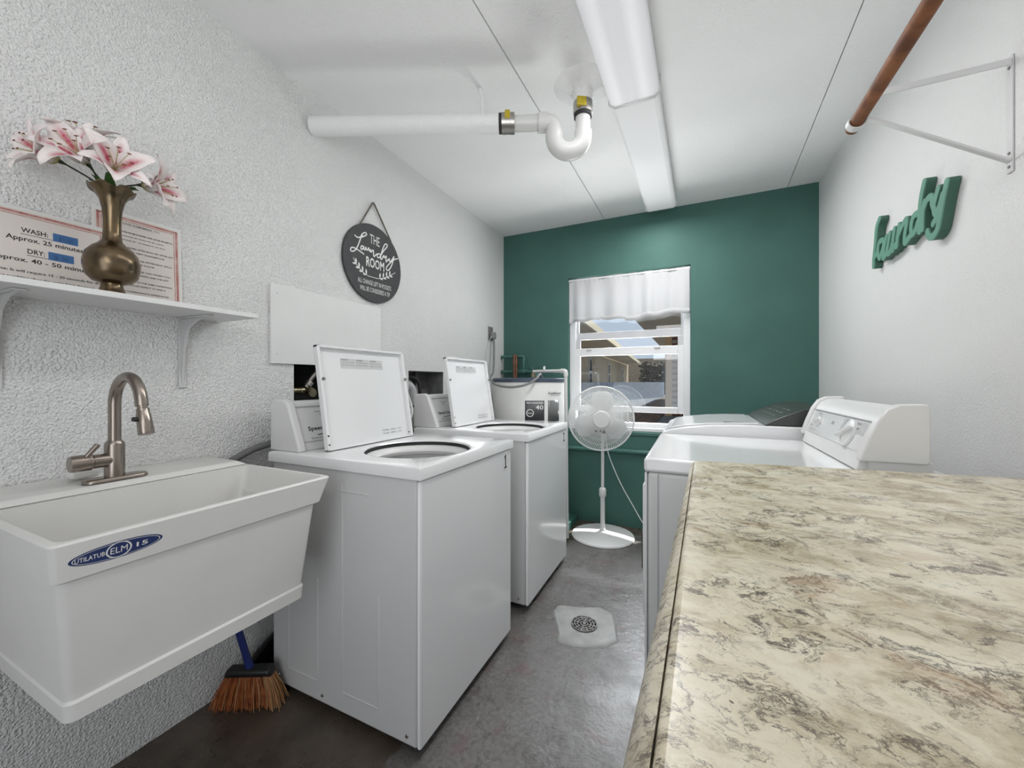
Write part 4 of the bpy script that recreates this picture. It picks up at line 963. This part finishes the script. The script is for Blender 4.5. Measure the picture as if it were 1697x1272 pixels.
ab, ac = ang_at(908), ang_at(927); am = (ab+ac)/2; T = V((-math.sin(am), math.cos(am), 0)); Nn = V((math.cos(am), math.sin(am), 0)); Oc = V((HX, HY, 0))+Nn*(HR+.001)
b = NB(); text_into(b, 'EverKleen', Oc-T*.06+V((0, 0, 1.055)), T, BX, .12, .018, .004, .02); text_into(b, 'self cleaning', Oc-T*.035+V((0, 0, 1.042)), T, BX, .08, .007, .004)
obj('print', b, M['greyink'], wh, smooth=False)
tag(obj('heater_stand', box(NB(), (-1.50, -.872), (2.50, 3.14), (0, .061)), M['green_trim'], None, bevel=.004, at=(-1.17, 2.82, 0)), 'low green painted stand under the water heater', 'stand')
b = wh
obj('discharge_pipe', tube(NB(), [(-1.13, 2.81, 1.224), (-.870, 2.735, 1.224)], .0125, 12), M['pvc'], b)
obj('elbow', tube(NB(), [(-.885, 2.739, 1.224), (-.858, 2.731, 1.224), (-.848, 2.728, 1.219), (-.845, 2.727, 1.208), (-.845, 2.727, 1.185)], .0165, 12), M['pvc'], b)
obj('downpipe', tube(NB(), [(-.845, 2.727, 1.20), (-.835, 2.727, .02)], .0125, 12), M['pvc'], b)
obj('relief_valve', lathe(NB(), [(0, 0), (.014, 0), (.020, .004), (.020, .03), (.013, .034), (.013, .050), (0, .05)], (-1.13, 2.81, 1.175), n=12), M['oldbrass'], b)
obj('release_lever', box(NB(), (-1.035, -1.02), (2.77, 2.785), (1.236, 1.262)), M['chrome'], b, bevel=.002)
gp = thing('green_supply_pipes', (-1.44, 3.13, 1.3), 'green painted pipe loop with a bare copper riser on the back wall above the heater', 'pipe')
obj('loop_pipe', tube(NB(), [(-1.565, 3.13, 1.365), (-1.365, 3.13, 1.365), (-1.352, 3.13, 1.360), (-1.348, 3.13, 1.348), (-1.348, 3.13, 1.236), (-1.565, 3.13, 1.232)], .016, 12), M['green_trim'], gp)
b = NB(); lathe(b, [(0, 0), (.024, 0), (.026, .01), (.024, .05), (0, .05)], (-1.372, 3.13, 1.232), (1, 0, 0), 12); lathe(b, [(0, 0), (.028, 0), (.028, .012), (0, .012)], (-1.27, 3.13, 1.255), n=12)
tube(b, [(-1.348, 3.13, 1.236), (-1.17, 3.10, 1.225), (-1.17, 3.0, 1.21), (-1.17, 2.95, 1.18)], .016, 10)
obj('valve', b, M['green_trim'], gp)
b = NB(); tube(b, [(-1.425, 3.10, 1.172), (-1.425, 3.10, 1.385)], .014, 12); tube(b, [(-1.405, 3.10, 1.172), (-1.405, 3.10, 1.375)], .012, 12)
obj('copper_riser', b, M['copper'], gp, label='bare copper riser')
wp = tag(obj('wall_pipe', tube(NB(), [(XL+.002, YB-.020, .592), (XR-.002, YB-.020, .606)], .019, 12), M['green_trim'], None, at=(-.4, YB, .6)), 'green painted pipe running along the back wall under the window', 'pipe')
po = thing('power_outlet', (XL, 2.922, 1.55), 'grey outlet on the left wall near the corner with a thick plug in it', 'outlet')
obj('cover_plate', box(NB(), (XL+.001, XL+.007), (2.885, 2.965), (1.495, 1.61)), M['greybox'], po, bevel=.002)
obj('plug', box(NB(), (XL+.0075, XL+.05), (2.90, 2.95), (1.505, 1.565)), M['grey_cable'], po, bevel=.012, seg=3)
pts = smooth_pts([(XL+.035, 2.925, 1.51), (XL+.04, 2.92, 1.42), (XL+.055, 2.88, 1.24), (-1.46, 2.74, 1.195), (-1.395, 2.60, 1.168), (-1.30, 2.505, 1.125), (-1.17, 2.478, 1.108), (-1.06, 2.495, 1.125), (-1.0, 2.535, 1.165), (-.995, 2.60, 1.20), (-1.01, 2.68, 1.172)], 6)
tag(obj('heater_conduit', tube(NB(), pts, .0085, 10), M['grey_cable'], None, at=(-1.2, 2.6, 1.1)), 'grey flexible conduit sagging from the outlet across the water heater front', 'cable')
tag(obj('thin_cord', tube(NB(), smooth_pts([(XL+.03, 2.895, 1.53), (XL+.012, 2.85, 1.42), (XL+.010, 2.82, 1.25), (XL+.012, 2.81, 1.05)], 5), .0025, 6), M['greyframe'], None, at=(XL, 2.85, 1.3)), 'thin pale cord hanging from the outlet along the left wall', 'cord')

# ------------------------------------------------------------------ pedestal fan
FCx, FCy = -.619, 2.915
fn = thing('pedestal_fan', (FCx, FCy, 0), 'white pedestal fan standing in front of the window', 'fan')
obj('base', lathe(NB(), [(0, 0), (.226, 0), (.229, .006), (.224, .014), (.15, .026), (.05, .036), (.022, .044), (.020, .06), (0, .06)], (FCx, FCy, 0), n=56), M['plastic'], fn)
obj('lower_pole', tube(NB(), [(FCx, FCy, .045), (FCx, FCy, .34)], .0165, 18), M['plastic'], fn)
obj('height_collar', lathe(NB(), [(0, 0), (.020, 0), (.026, .012), (.026, .055), (.020, .068), (.013, .072), (0, .072)], (FCx, FCy, .29), n=20), M['plastic'], fn)
obj('upper_pole', tube(NB(), [(FCx, FCy, .35), (FCx, FCy, .82)], .0115, 16), M['plastic'], fn)
ax = V((.26, -.95, -.03)).normalized(); hc = V((FCx+.008, FCy-.095, .880)); fa_, fb_ = frame_of(ax)
obj('motor_housing', lathe(NB(), [(0, -.16), (.035, -.16), (.060, -.145), (.066, -.09), (.062, -.055), (.03, -.05), (0, -.05)], hc, ax, 28), M['plastic'], fn)
obj('neck', tube(NB(), [(FCx, FCy, .80), (FCx, FCy+.0, .845)], [.016, .022], 14), M['plastic'], fn)
def grille(zs, nspoke, nm, swirl):
    b = NB(); R_ = .228
    def P_(r, a, z): return hc+ax*z+(fa_*math.cos(a)+fb_*math.sin(a))*r
    dep = lambda r: zs*(.055*(1-(r/R_)**2.6))
    for k in range(nspoke):
        a = 2*PI*k/nspoke
        pp = [P_(.06+(R_-.06)*i/6, a+swirl*i/6, dep(.06+(R_-.06)*i/6)) for i in range(7)]
        tube(b, pp, .0016, 4, caps=False)
    for r in (.062, .105, .150, .190):
        tube(b, [P_(r, 2*PI*i/48, dep(r)) for i in range(49)], .0013, 4, caps=False)
    return obj(nm, b, M['plastic'], fn)
grille(1, 120, 'front_grille', .35); grille(-1, 96, 'rear_grille', -.25)
obj('grille_rim', tube(NB(), [hc+(fa_*math.cos(2*PI*i/64)+fb_*math.sin(2*PI*i/64))*.229 for i in range(65)], .0062, 8, caps=False), M['plastic'], fn)
obj('centre_badge', lathe(NB(), [(0, .050), (.060, .050), (.062, .056), (.056, .062), (0, .064)], hc, ax, 32), M['plastic'], fn)
obj('hub', lathe(NB(), [(0, -.03), (.036, -.03), (.036, .015), (.03, .022), (0, .024)], hc, ax, 24), M['plastic'], fn)
for k in range(3):
    b = NB(); G = []; a0 = .35+k*2*PI/3
    for i in range(9):
        r = .034+(.198-.034)*i/8; row = []; wdt = .50+.85*math.sin(PI*min(1, i/8*.85+.12)); 
        if i == 8: wdt *= .72
        for j in range(9):
            a = a0+(j/8-.5)*wdt+.10*i/8; row.append(b.verts.new(hc+ax*(-.012+.040*(j/8-.5)*(1-.3*i/8))+(fa_*math.cos(a)+fb_*math.sin(a))*r))
        G.append(row)
    for i in range(8):
        for j in range(8): b.faces.new((G[i][j], G[i][j+1], G[i+1][j+1], G[i+1][j]))
    o = obj('blade', b, M['blade'], fn); s_ = o.modifiers.new('thick', 'SOLIDIFY'); s_.thickness = .002
lbu = V((0, 0, 1))-ax*ax.z; lbu.normalize(); lbr = lbu.cross(ax)
b = NB()
for i, (a, q, wd) in enumerate(((-.045, -.090, .018), (-.012, -.088, .012), (.004, -.097, .026), (.012, -.085, .010))):
    obox(b, hc+ax*.053, lbr, lbu, ax, (a, a+wd), (q, q+.013), (0, .0012))
obj('warning_label', b, M['greybox'], fn, smooth=False)
obj('control_knob', lathe(NB(), [(0, 0), (.012, 0), (.012, .012), (0, .013)], (FCx, FCy-.01, .79), (0, -1, 0), 14), M['plastic'], fn)
pts = smooth_pts([(FCx+.005, FCy+.03, .80), (FCx+.02, FCy+.02, .70), (FCx+.05, FCy+.015, .58), (FCx+.13, FCy+.01, .40), (FCx+.22, FCy+.0, .25), (FCx+.29, FCy-.01, .14), (FCx+.37, FCy-.01, .05), (FCx+.46, FCy-.01, .008), (-.08, FCy, .006), (.1, FCy, .006)], 6)
obj('power_cord', tube(NB(), pts, .0034, 8), M['plastic'], fn)

# ------------------------------------------------------------------ floor drain and broom
fd = thing('floor_drain', (-.471, 1.812, 0), 'round slotted floor drain set in a pale rough cement patch', 'drain')
b = NB(); n = 40; lo_, hi_ = [], []
for k in range(n):
    a = 2*PI*k/n; sx_ = abs(math.cos(a))**.42*math.copysign(1, math.cos(a)); sy_ = abs(math.sin(a))**.42*math.copysign(1, math.sin(a))
    j = 1+.045*math.sin(3*a+1)+.03*math.sin(7*a)+.03*random.random()
    rx, ry = sx_*.140*j, sy_*.148*j; c_, s_ = math.cos(.38), math.sin(.38)
    X_, Y_ = -.471+rx*c_-ry*s_, 1.812+rx*s_+ry*c_
    lo_.append((X_, Y_, .0003)); hi_.append((-.471+(X_+.471)*.94, 1.812+(Y_-1.812)*.94, .008))
loft(b, [lo_, hi_, [(-.471+(x+.471)*.75, 1.812+(y-1.812)*.75, .0075) for x, y, z in hi_], [(-.471+.062*math.cos(2*PI*k/n), 1.812+.062*math.sin(2*PI*k/n), .0035) for k in range(n)]], False, True)
obj('cement_patch', b, M['concrete_patch'], fd)
obj('well_shade', lathe(NB(), [(0, .0040), (.060, .0040), (.060, .0045), (0, .0045)], (-.471, 1.812, 0), n=32), M['dark'], fd)  # flat black disc painted as the darkness under the grate
b = NB()
for r in (.058, .045, .031, .017):
    tube(b, [(-.471+r*math.cos(2*PI*i/36), 1.812+r*math.sin(2*PI*i/36), .0075) for i in range(37)], .0032, 6, caps=False)
for k in range(12):
    a = 2*PI*k/12; c_, s_ = math.cos(a), math.sin(a); r0 = .017 if k % 3 == 0 else .031
    tube(b, [(-.471+r0*c_, 1.812+r0*s_, .0075), (-.471+.058*c_, 1.812+.058*s_, .0075)], .0030, 6)
lathe(b, [(0, .005), (.008, .005), (.008, .0105), (0, .011)], (-.471, 1.812, 0), n=12)
obj('grate', b, M['grate'], fd)

br = thing('broom', (-1.425, .862, 0), 'small broom with orange bristles, black head and blue handle under the sink', 'broom')
bd_ = V((.222, .118, 0)).normalized(); bn_ = V((-bd_.y, bd_.x, 0)); bc = V((-1.428, .862, 0))
b = NB(); hp = []
top_c = bc+V((-.004, .004, .104))
obox(b, top_c, bd_, bn_, V((0, 0, 1)), (-.085, .085), (-.022, .022), (0, .030))
for v in b.verts:
    if v.co.z > top_c.z+.02: v.co -= (v.co-top_c).dot(bd_)*bd_*.12
obj('head', b, M['black'], br, bevel=.012, seg=3)
b = NB()
for k in range(620):
    u = random.uniform(-1, 1); vv = random.uniform(-1, 1); s0 = top_c+bd_*u*.080+bn_*vv*.018
    e0 = bc+bd_*(u*.120+random.gauss(0, .006))+bn_*(vv*.030+random.gauss(0, .005)); e0.z = abs(random.gauss(.002, .006))+.001
    tube(b, [s0+V((0, 0, .004)), s0*.5+e0*.5+bd_*u*.006, e0], [.0012, .0013, .0010], 3, caps=False, mi=1 if random.random() < .15+.5*max(0, u) else 0)
o = obj('bristles', b, [M['bristle'], M['bristletan']], br); o['kind'] = 'stuff'
obj('handle', tube(NB(), [top_c+V((0, 0, .022)), top_c+V((-.006, -.006, .055)), top_c+V((-.050, -.072, .400))], [.015, .0115, .0115], 14), M['broomblue'], br)
dp = thing('dustpan', (-1.50, 1.0, 0), 'black dustpan standing on edge behind the broom and washer 1', 'dustpan')
b = NB(); O = V((-1.535, .895, .001)); 
prism(b, [(-1.540, .900, .002), (-1.538, 1.14, .002), (-1.538, 1.14, .135), (-1.540, 1.02, .135), (-1.540, .94, .095)], (.010, 0, 0)); 
prism(b, [(-1.530, .900, .002), (-1.527, 1.14, .002), (-1.527, 1.14, .014), (-1.530, .900, .014)], (.055, 0, 0))
obj('pan', b, M['black'], dp, bevel=.003)
obj('rim', tube(NB(), smooth_pts([(-1.523, .915, .012), (-1.520, .930, .085), (-1.520, .965, .112), (-1.522, 1.03, .140), (-1.522, 1.12, .135)], 4), .011, 8), M['black'], dp)

# ------------------------------------------------------------------ ceiling: drain pipe, light
dpn = thing('ceiling_drain_pipe', (-.9, 1.52, 2.30), 'white drain pipe crossing below the ceiling with a plastic trap bend', 'pipe')
pd = V((-.60+1.564, 1.644-1.225, 0)).normalized(); Pz = 2.300; ps = V((XL+.002, 1.222, Pz))
p1, p2, p3 = V((-.786, 1.565, Pz)), V((-.730, 1.592, Pz)), V((-.612, 1.640, Pz))
obj('painted_pipe', tube(NB(), [ps, p1], .040, 20), M['ceiling'], dpn, label='stucco-painted older pipe')
b = NB(); tube(b, [p1-pd*.008, p1+pd*.006], .0415, 20); obj('rubber_sleeve', b, M['rubber'], dpn)
obj('steel_coupling', lathe(NB(), [(.036, 0), (.0435, 0), (.0435, .018), (.0425, .019), (.0425, .036), (.0435, .037), (.0435, .056), (.036, .056)], p1+pd*.005, pd, 24), M['steelband'], dpn)
b = NB()
for s_ in (.012, .048):
    lathe(b, [(0, -.008), (.006, -.008), (.006, .008), (0, .008)], p1+pd*(.005+s_)+V((.0, -.0, .046)), pd, 8)
obj('clamp_screw', b, M['steelband'], dpn)
obox_b = NB(); sidev = V((pd.y, -pd.x, 0)); obox(obox_b, p1+pd*.020+sidev*.0428, pd, V((0, 0, 1)), sidev, (0, .022), (-.004, .032), (-.004, .0015)); obj('yellow_tag', obox_b, M['yellow'], dpn)
obj('plastic_pipe', tube(NB(), [p2-pd*.01, p3], .0335, 20), M['pvc'], dpn)
q0 = p3; U0 = q0+pd*.048; rise = V((-.452, 1.7125, 0)); 
span = (rise-V((U0.x, U0.y, 0))).length; R_ = span/2; cz = 2.233
pts = [q0-pd*.012, q0+pd*.012]
for k in range(1, 6):
    a = PI/2*k/5; pts.append(q0+pd*(.012+.036*math.sin(a))+V((0, 0, -.036*(1-math.cos(a)))))
obj('elbow', tube(NB(), pts+[V((U0.x, U0.y, cz))], .0365, 20), M['pvc'], dpn)
obj('elbow_hub', lathe(NB(), [(.034, 0), (.0415, 0), (.0415, .036), (.036, .038)], q0-pd*.022, pd, 24), M['pvc'], dpn)
pts = []
for k in range(17):
    a = PI+PI*k/16; pts.append(V((U0.x, U0.y, cz))+pd*(R_+R_*math.cos(a))+V((0, 0, R_*math.sin(a))))
obj('trap_bend', tube(NB(), [pts[0]+V((0, 0, .015))]+pts+[pts[-1]+V((0, 0, .025))], .0385, 20), M['pvc'], dpn)
top = pts[-1]
obj('riser', tube(NB(), [top, V((top.x, top.y, 2.36))], .0325, 20), M['pvc'], dpn)
obj('steel_coupling', lathe(NB(), [(.034, 0), (.0425, 0), (.0425, .016), (.041, .017), (.041, .032), (.0425, .033), (.0425, .052), (.034, .052)], (top.x, top.y, 2.333), n=24), M['steelband'], dpn)
b = NB(); tube(b, [V((top.x, top.y, 2.320)), V((top.x, top.y, 2.335))], .0395, 20); obj('rubber_sleeve', b, M['rubber'], dpn)
b = NB(); obox(b, V((top.x, top.y, 2.340))+V((.5, -.86, 0))*.0415, V((.86, .5, 0)), V((0, 0, 1)), V((.5, -.86, 0)), (-.036, .004), (.006, .044), (-.010, .0025)); obj('yellow_tag', b, M['yellow'], dpn)
b = NB(); lathe(b, [(.036, 2.380), (.040, 2.405), (.048, 2.430), (.075, 2.446), (.115, 2.454), (.13, 2.4605)], (top.x, top.y, 0), n=32)
for v in b.verts:
    if v.co.z < 2.458 and v.co.z > 2.425: v.co += V((random.uniform(-.005, .005), random.uniform(-.005, .005), random.uniform(-.006, .003)))
obj('plaster_collar', b, M['ceiling'], dpn)
sp_ = ps+(p1-ps)*.905
obj('hanger_strap', tube(NB(), [sp_+V((-.002, 0, .038)), sp_+V((0, 0, .10)), sp_+V((-.01, .0, .158))], [.012, .009, .012], 8), M['ceiling'], dpn)

tilt = .0175
def fx(y, x): return x+(y-1.785)*tilt
def light_body(name, ya, yb, label, lit):
    t = thing(name, (fx((ya+yb)/2, -.24), (ya+yb)/2, HC), label, 'ceiling light')
    def P_(x, y, z): return (fx(y, x), y, z)
    b = NB(); pr = [(-.342, HC-.0008), (-.342, HC-.048), (-.140, HC-.048), (-.140, HC-.0008)]
    prism_pts = [P_(x, ya, z) for x, z in pr]; vec = V(P_(0, yb, 0))-V(P_(0, ya, 0))
    prism(b, prism_pts, vec); obj('housing', b, M['steel_paint'], t, bevel=.002)
    wd = .006 if lit else 0
    lp = [(-.342-wd, HC-.0485), (-.338-wd, HC-.070), (-.322, HC-.083), (-.160, HC-.083), (-.144+wd, HC-.070), (-.140+wd, HC-.0485)]
    b = NB(); prism(b, [P_(x, ya+.002, z) for x, z in lp], vec*((yb-ya-.004)/(yb-ya)))
    o = obj('lens' if lit else 'cover', b, M['lens'] if lit else M['opal'], t, bevel=.004)
    for yy in (ya, yb-.006):
        lq = [(-.346-wd, HC-.001), (-.346-wd, HC-.072), (-.326, HC-.087), (-.156, HC-.087), (-.136+wd, HC-.072), (-.136+wd, HC-.001)]
        obj('end_cap', prism(NB(), [P_(x, yy, z) for x, z in lq], (0, .006, 0)), M['steel_paint'], t)
    return t
light_body('fluorescent_light', .57, 1.787, 'lit ceiling fixture with a ribbed clear lens, nearer of the two in line', True)
light_body('strip_light', 1.789, 2.985, 'plain white covered ceiling fixture reaching toward the green wall', False)

# ------------------------------------------------------------------ right wall: rod, bracket, wooden letters
RZ = lambda y: 1.893
rx = .428
cr = thing('closet_rod', (rx, .9, 1.9), 'brown wooden hanging rod resting in a white hook high on the right', 'rod')
obj('rod', tube(NB(), [(rx, -.6, 1.902), (rx, 1.492, 1.902)], .0175, 20), M['rodwood'], cr)
bk_ = thing('rod_bracket', (XR, 1.46, 1.69), 'white triangular metal bracket with a rod hook on the right wall', 'bracket')
obj('wall_plate', box(NB(), (XR-.004, XR-.0005), (1.449, 1.471), (1.685, 1.985)), M['steel_paint'], bk_, bevel=.001)
b = NB(); box(b, (rx+.022, XR-.004), (1.447, 1.473), (1.970, 1.974)); box(b, (rx+.03, XR-.006), (1.446, 1.4495), (1.956, 1.974)); box(b, (.545, .565), (1.455, 1.467), (1.974, 1.979))
obj('top_arm', b, M['steel_paint'], bk_, bevel=.001)
A3 = (V((XR-.004, 1.46, 1.715))-V((rx+.015, 1.46, 1.915))); L3 = A3.length; A3.normalize(); B3 = V((0, 1, 0)); N3 = A3.cross(B3)
obj('diagonal_arm', obox(NB(), (rx+.015, 1.46, 1.915), A3, B3, N3, (0, L3), (-.008, .008), (-.003, .003)), M['steel_paint'], bk_, bevel=.001)
pts = [V((rx+.021*math.cos(a), 1.46, 1.902+.021*math.sin(a))) for a in [PI*.86+PI*1.18*i/14 for i in range(15)]]
b = NB(); pv = None
for p in pts:
    n_ = (p-V((rx, 1.46, 1.902))).normalized(); cur = [b.verts.new(p+n_*q+V((0, w_, 0))) for q, w_ in ((-.0015, -.012), (-.0015, .012), (.0015, .012), (.0015, -.012))]
    if pv:
        for i in range(4): b.faces.new((pv[i], pv[(i+1)%4], cur[(i+1)%4], cur[i]))
    else: b.faces.new(cur)
    pv = cur
b.faces.new(pv[::-1]); box(b, (rx+.0185, rx+.0225), (1.450, 1.470), (1.9025, 1.971))
obj('rod_hook', b, M['steel_paint'], bk_)
b = NB()
for z in (1.955, 1.735, 1.70): lathe(b, [(0, 0), (.004, 0), (.0035, .002), (0, .0025)], (XR-.004, 1.46, z), (-1, 0, 0), 8)
obj('screws', b, M['greybox'], bk_)
WOOD = [[(2.167, 1.837), (2.196, 1.809), (2.21, 1.743), (2.225, 1.684), (2.228, 1.652)], [(2.225, 1.688), (2.193, 1.697), (2.181, 1.716)], [(2.135, 1.737), (2.167, 1.737), (2.181, 1.708), (2.167, 1.671), (2.139, 1.692), (2.121, 1.725)], [(2.099, 1.739), (2.117, 1.707), (2.13, 1.661)], [(2.13, 1.661), (2.103, 1.671), (2.086, 1.697)], [(2.067, 1.741), (2.083, 1.703), (2.089, 1.668), (2.064, 1.669), (2.042, 1.7)], [(2.027, 1.745), (2.039, 1.709), (2.046, 1.666)], [(2.046, 1.666), (2.017, 1.682)], [(1.99, 1.747), (2.002, 1.71), (2.012, 1.672)], [(2.006, 1.705), (1.971, 1.732), (1.935, 1.748), (1.932, 1.731), (1.945, 1.697), (1.947, 1.666), (1.932, 1.667)], [(1.855, 1.739), (1.882, 1.737), (1.898, 1.712), (1.894, 1.68), (1.87, 1.683), (1.851, 1.707)], [(1.809, 1.829), (1.83, 1.785), (1.84, 1.733), (1.845, 1.681), (1.84, 1.67)], [(1.932, 1.667), (1.894, 1.68)], [(1.807, 1.759), (1.817, 1.735), (1.821, 1.696), (1.822, 1.673)], [(1.845, 1.681), (1.821, 1.675)], [(1.815, 1.738), (1.79, 1.76), (1.763, 1.758), (1.759, 1.735)], [(1.724, 1.768), (1.738, 1.746), (1.749, 1.72), (1.741, 1.694), (1.719, 1.705), (1.7, 1.738)], [(1.759, 1.735), (1.744, 1.706)], [(1.677, 1.769), (1.695, 1.73), (1.712, 1.683), (1.729, 1.64), (1.754, 1.625), (1.775, 1.63), (1.789, 1.652)], [(1.729, 1.678), (1.754, 1.665)]]
wd_ = thing('wooden_word_sign', (XR, 1.95, 1.73), 'green wooden script word reading laundry mounted on the right wall', 'sign')
b = NB(); right3 = lambda u, v, t: V((XR-.002-t, u, v))
for s_ in WOOD: ribbon(b, s_, .023, right3, 0, .025)
obj('letters', b, M['woodgreen_shade'], wd_, smooth=False)
b = NB()
for s_ in WOOD: ribbon(b, s_, .0232, right3, .0251, .0285)
obj('face', b, M['woodgreen'], wd_, smooth=False, label='green front face of the letters, lighter than the shade-toned edges')

# ------------------------------------------------------------------ outside the window
GZ = .25
struct('ground_outside', box(NB(), (-30, 30), (3.45, 60), (GZ-.2, GZ)), M['pave'], smooth=False)
b = NB(); gx, gy = 18, 120; G = []
for i in range(gx+1):
    G.append([b.verts.new((-1.62+.86*i/gx, 6+18*j/gy, GZ+.004+.035*random.random())) for j in range(gy+1)])
for i in range(gx):
    for j in range(gy): b.faces.new((G[i][j], G[i+1][j], G[i+1][j+1], G[i][j+1]))
gv = obj('gravel_bed', b, M['gravel'], None, smooth=False); tag(gv, 'brown gravel strip outside, seen below the raised window sash', 'gravel', kind='stuff')
eave = thing('sun_trim_eave', (-.5, YB+.2, 2.46), 'unseen eave added above the window outside to cut the sun', 'roof')
obj('soffit', box(NB(), (-4, 3), (YB+.201, YB+.50), (2.52, 2.62)), M['paintwood'], eave, smooth=False)  # unseen eave added, its depth set to narrow the sun streak

lb_ = thing('tan_building', (-5.0, 16, GZ), 'tan stucco building with small white windows receding on the left outside', 'building')
wx = lambda y: -4.62-.043*(y-18.8)
obj('wall', prism(NB(), [(wx(5), 5, GZ), (wx(36), 36, GZ), (wx(36)-3, 36, GZ), (wx(5)-3, 5, GZ)], (0, 0, 2.75)), M['tan'], lb_, smooth=False)
ex = lambda y: -2.48-.068*(y-9.1)
obj('soffit', prism(NB(), [(ex(4), 4, 2.62), (ex(35), 35, 2.62), (wx(35)+.02, 35, 2.62), (wx(4)+.02, 4, 2.62)], (0, 0, .05)), M['tan'], lb_, smooth=False)
obj('fascia', prism(NB(), [(ex(4), 4, 2.60), (ex(35), 35, 2.60), (ex(35)+.06, 35, 2.60), (ex(4)+.06, 4, 2.60)], (0, 0, .20)), M['cream'], lb_, smooth=False)
for y, w_, z0, z1 in ((18.8, .42, 1.02, 2.24), (24.6, .42, 1.02, 2.20), (31.5, .42, 1.05, 2.15), (13.0, .42, 1.02, 2.24)):
    D_ = V((-.043, 1, 0)).normalized(); N_ = V((1, .043, 0)).normalized(); O_ = V((wx(y), y, 0))+N_*.001
    f = obj('window', obox(NB(), O_, D_, V((0, 0, 1)), N_, (-w_*.9, w_*.9), (z0-.06, z1+.06), (0, .06)), M['winframe'], lb_, smooth=False)
    m_ = (z0+z1)/2
    for q0_, q1_ in ((z0, m_-.05), (m_+.05, z1)): obj('pane', obox(NB(), O_, D_, V((0, 0, 1)), N_, (-w_*.62, w_*.62), (q0_, q1_), (.055, .065)), M['winglass_dark'], f, smooth=False)
rb_ = thing('brick_building', (0, 11, GZ), 'brick faced building corner with a peach painted pilaster and wide tan soffit outside', 'building')
obj('soffit', prism(NB(), [(-1.28, 7.5, 2.60), (-1.28, 22, 2.60), (1.5, 22, 2.60), (1.5, 7.5, 2.60)], (0, 0, .08)), M['tan'], rb_, smooth=False)
obj('pilaster', box(NB(), (-.705, -.535), (11.0, 11.4), (GZ, 2.599)), M['peach'], rb_, smooth=False)
obj('mortar_wall', box(NB(), (-.534, 1.6), (11.03, 11.4), (GZ, 2.599)), M['mortar'], rb_, smooth=False)
b = NB(); z = GZ+.01; k = 0
while z < 2.5:
    x = -.53-(.11 if k % 2 else 0)
    while x < .6:
        if x > -.54: box(b, (x, x+.205), (11.0, 11.06), (z, z+.062))
        x += .222
    z += .076; k += 1
o = obj('bricks', b, M['brick'], rb_, smooth=False); o['kind'] = 'stuff'
lw = tag(obj('low_wall', prism(NB(), [(-4.55, 15.0, GZ), (-1.62, 24.2, GZ), (-1.62, 24.6, GZ), (-4.6, 15.4, GZ)], (0, 0, .88)), M['bluewall'], None, smooth=False, at=(-3, 20, GZ)), 'low pale blue grey wall in the yard outside', 'wall')
sw = tag(obj('stone_wall', box(NB(), (-9, 4), (38, 38.5), (GZ, 3.3)), M['stone'], None, smooth=False, at=(-3, 38, GZ)), 'mottled stone wall at the far end of the yard outside', 'wall')
hg = thing('hedge', (-2.4, 30, GZ), 'dark mottled hedge at the far right of the yard outside', 'hedge')
b = NB()
for i in range(900):
    c_ = V((random.uniform(-3.6, -1.2), random.uniform(29, 31), GZ+random.random()**.8*2.3)); d_ = V((random.gauss(0, 1), random.gauss(0, 1), random.gauss(0, 1))).normalized(); a_, e_ = frame_of(d_); q = random.uniform(.07, .16)
    b.faces.new([b.verts.new(c_+a_*q), b.verts.new(c_+e_*q*.6), b.verts.new(c_-a_*q), b.verts.new(c_-e_*q*.6)])
M['hedge'] = mat('dark hedge leaves', (.14, .13, .09), .7, col2=(.03, .03, .02), vscale=3)
obj('leaves', b, M['hedge'], hg, smooth=False)['kind'] = 'stuff'
obj('core', box(NB(), (-3.5, -1.3), (29.6, 30.8), (GZ, GZ+2.1)), M['stone_dark'], hg, smooth=False)
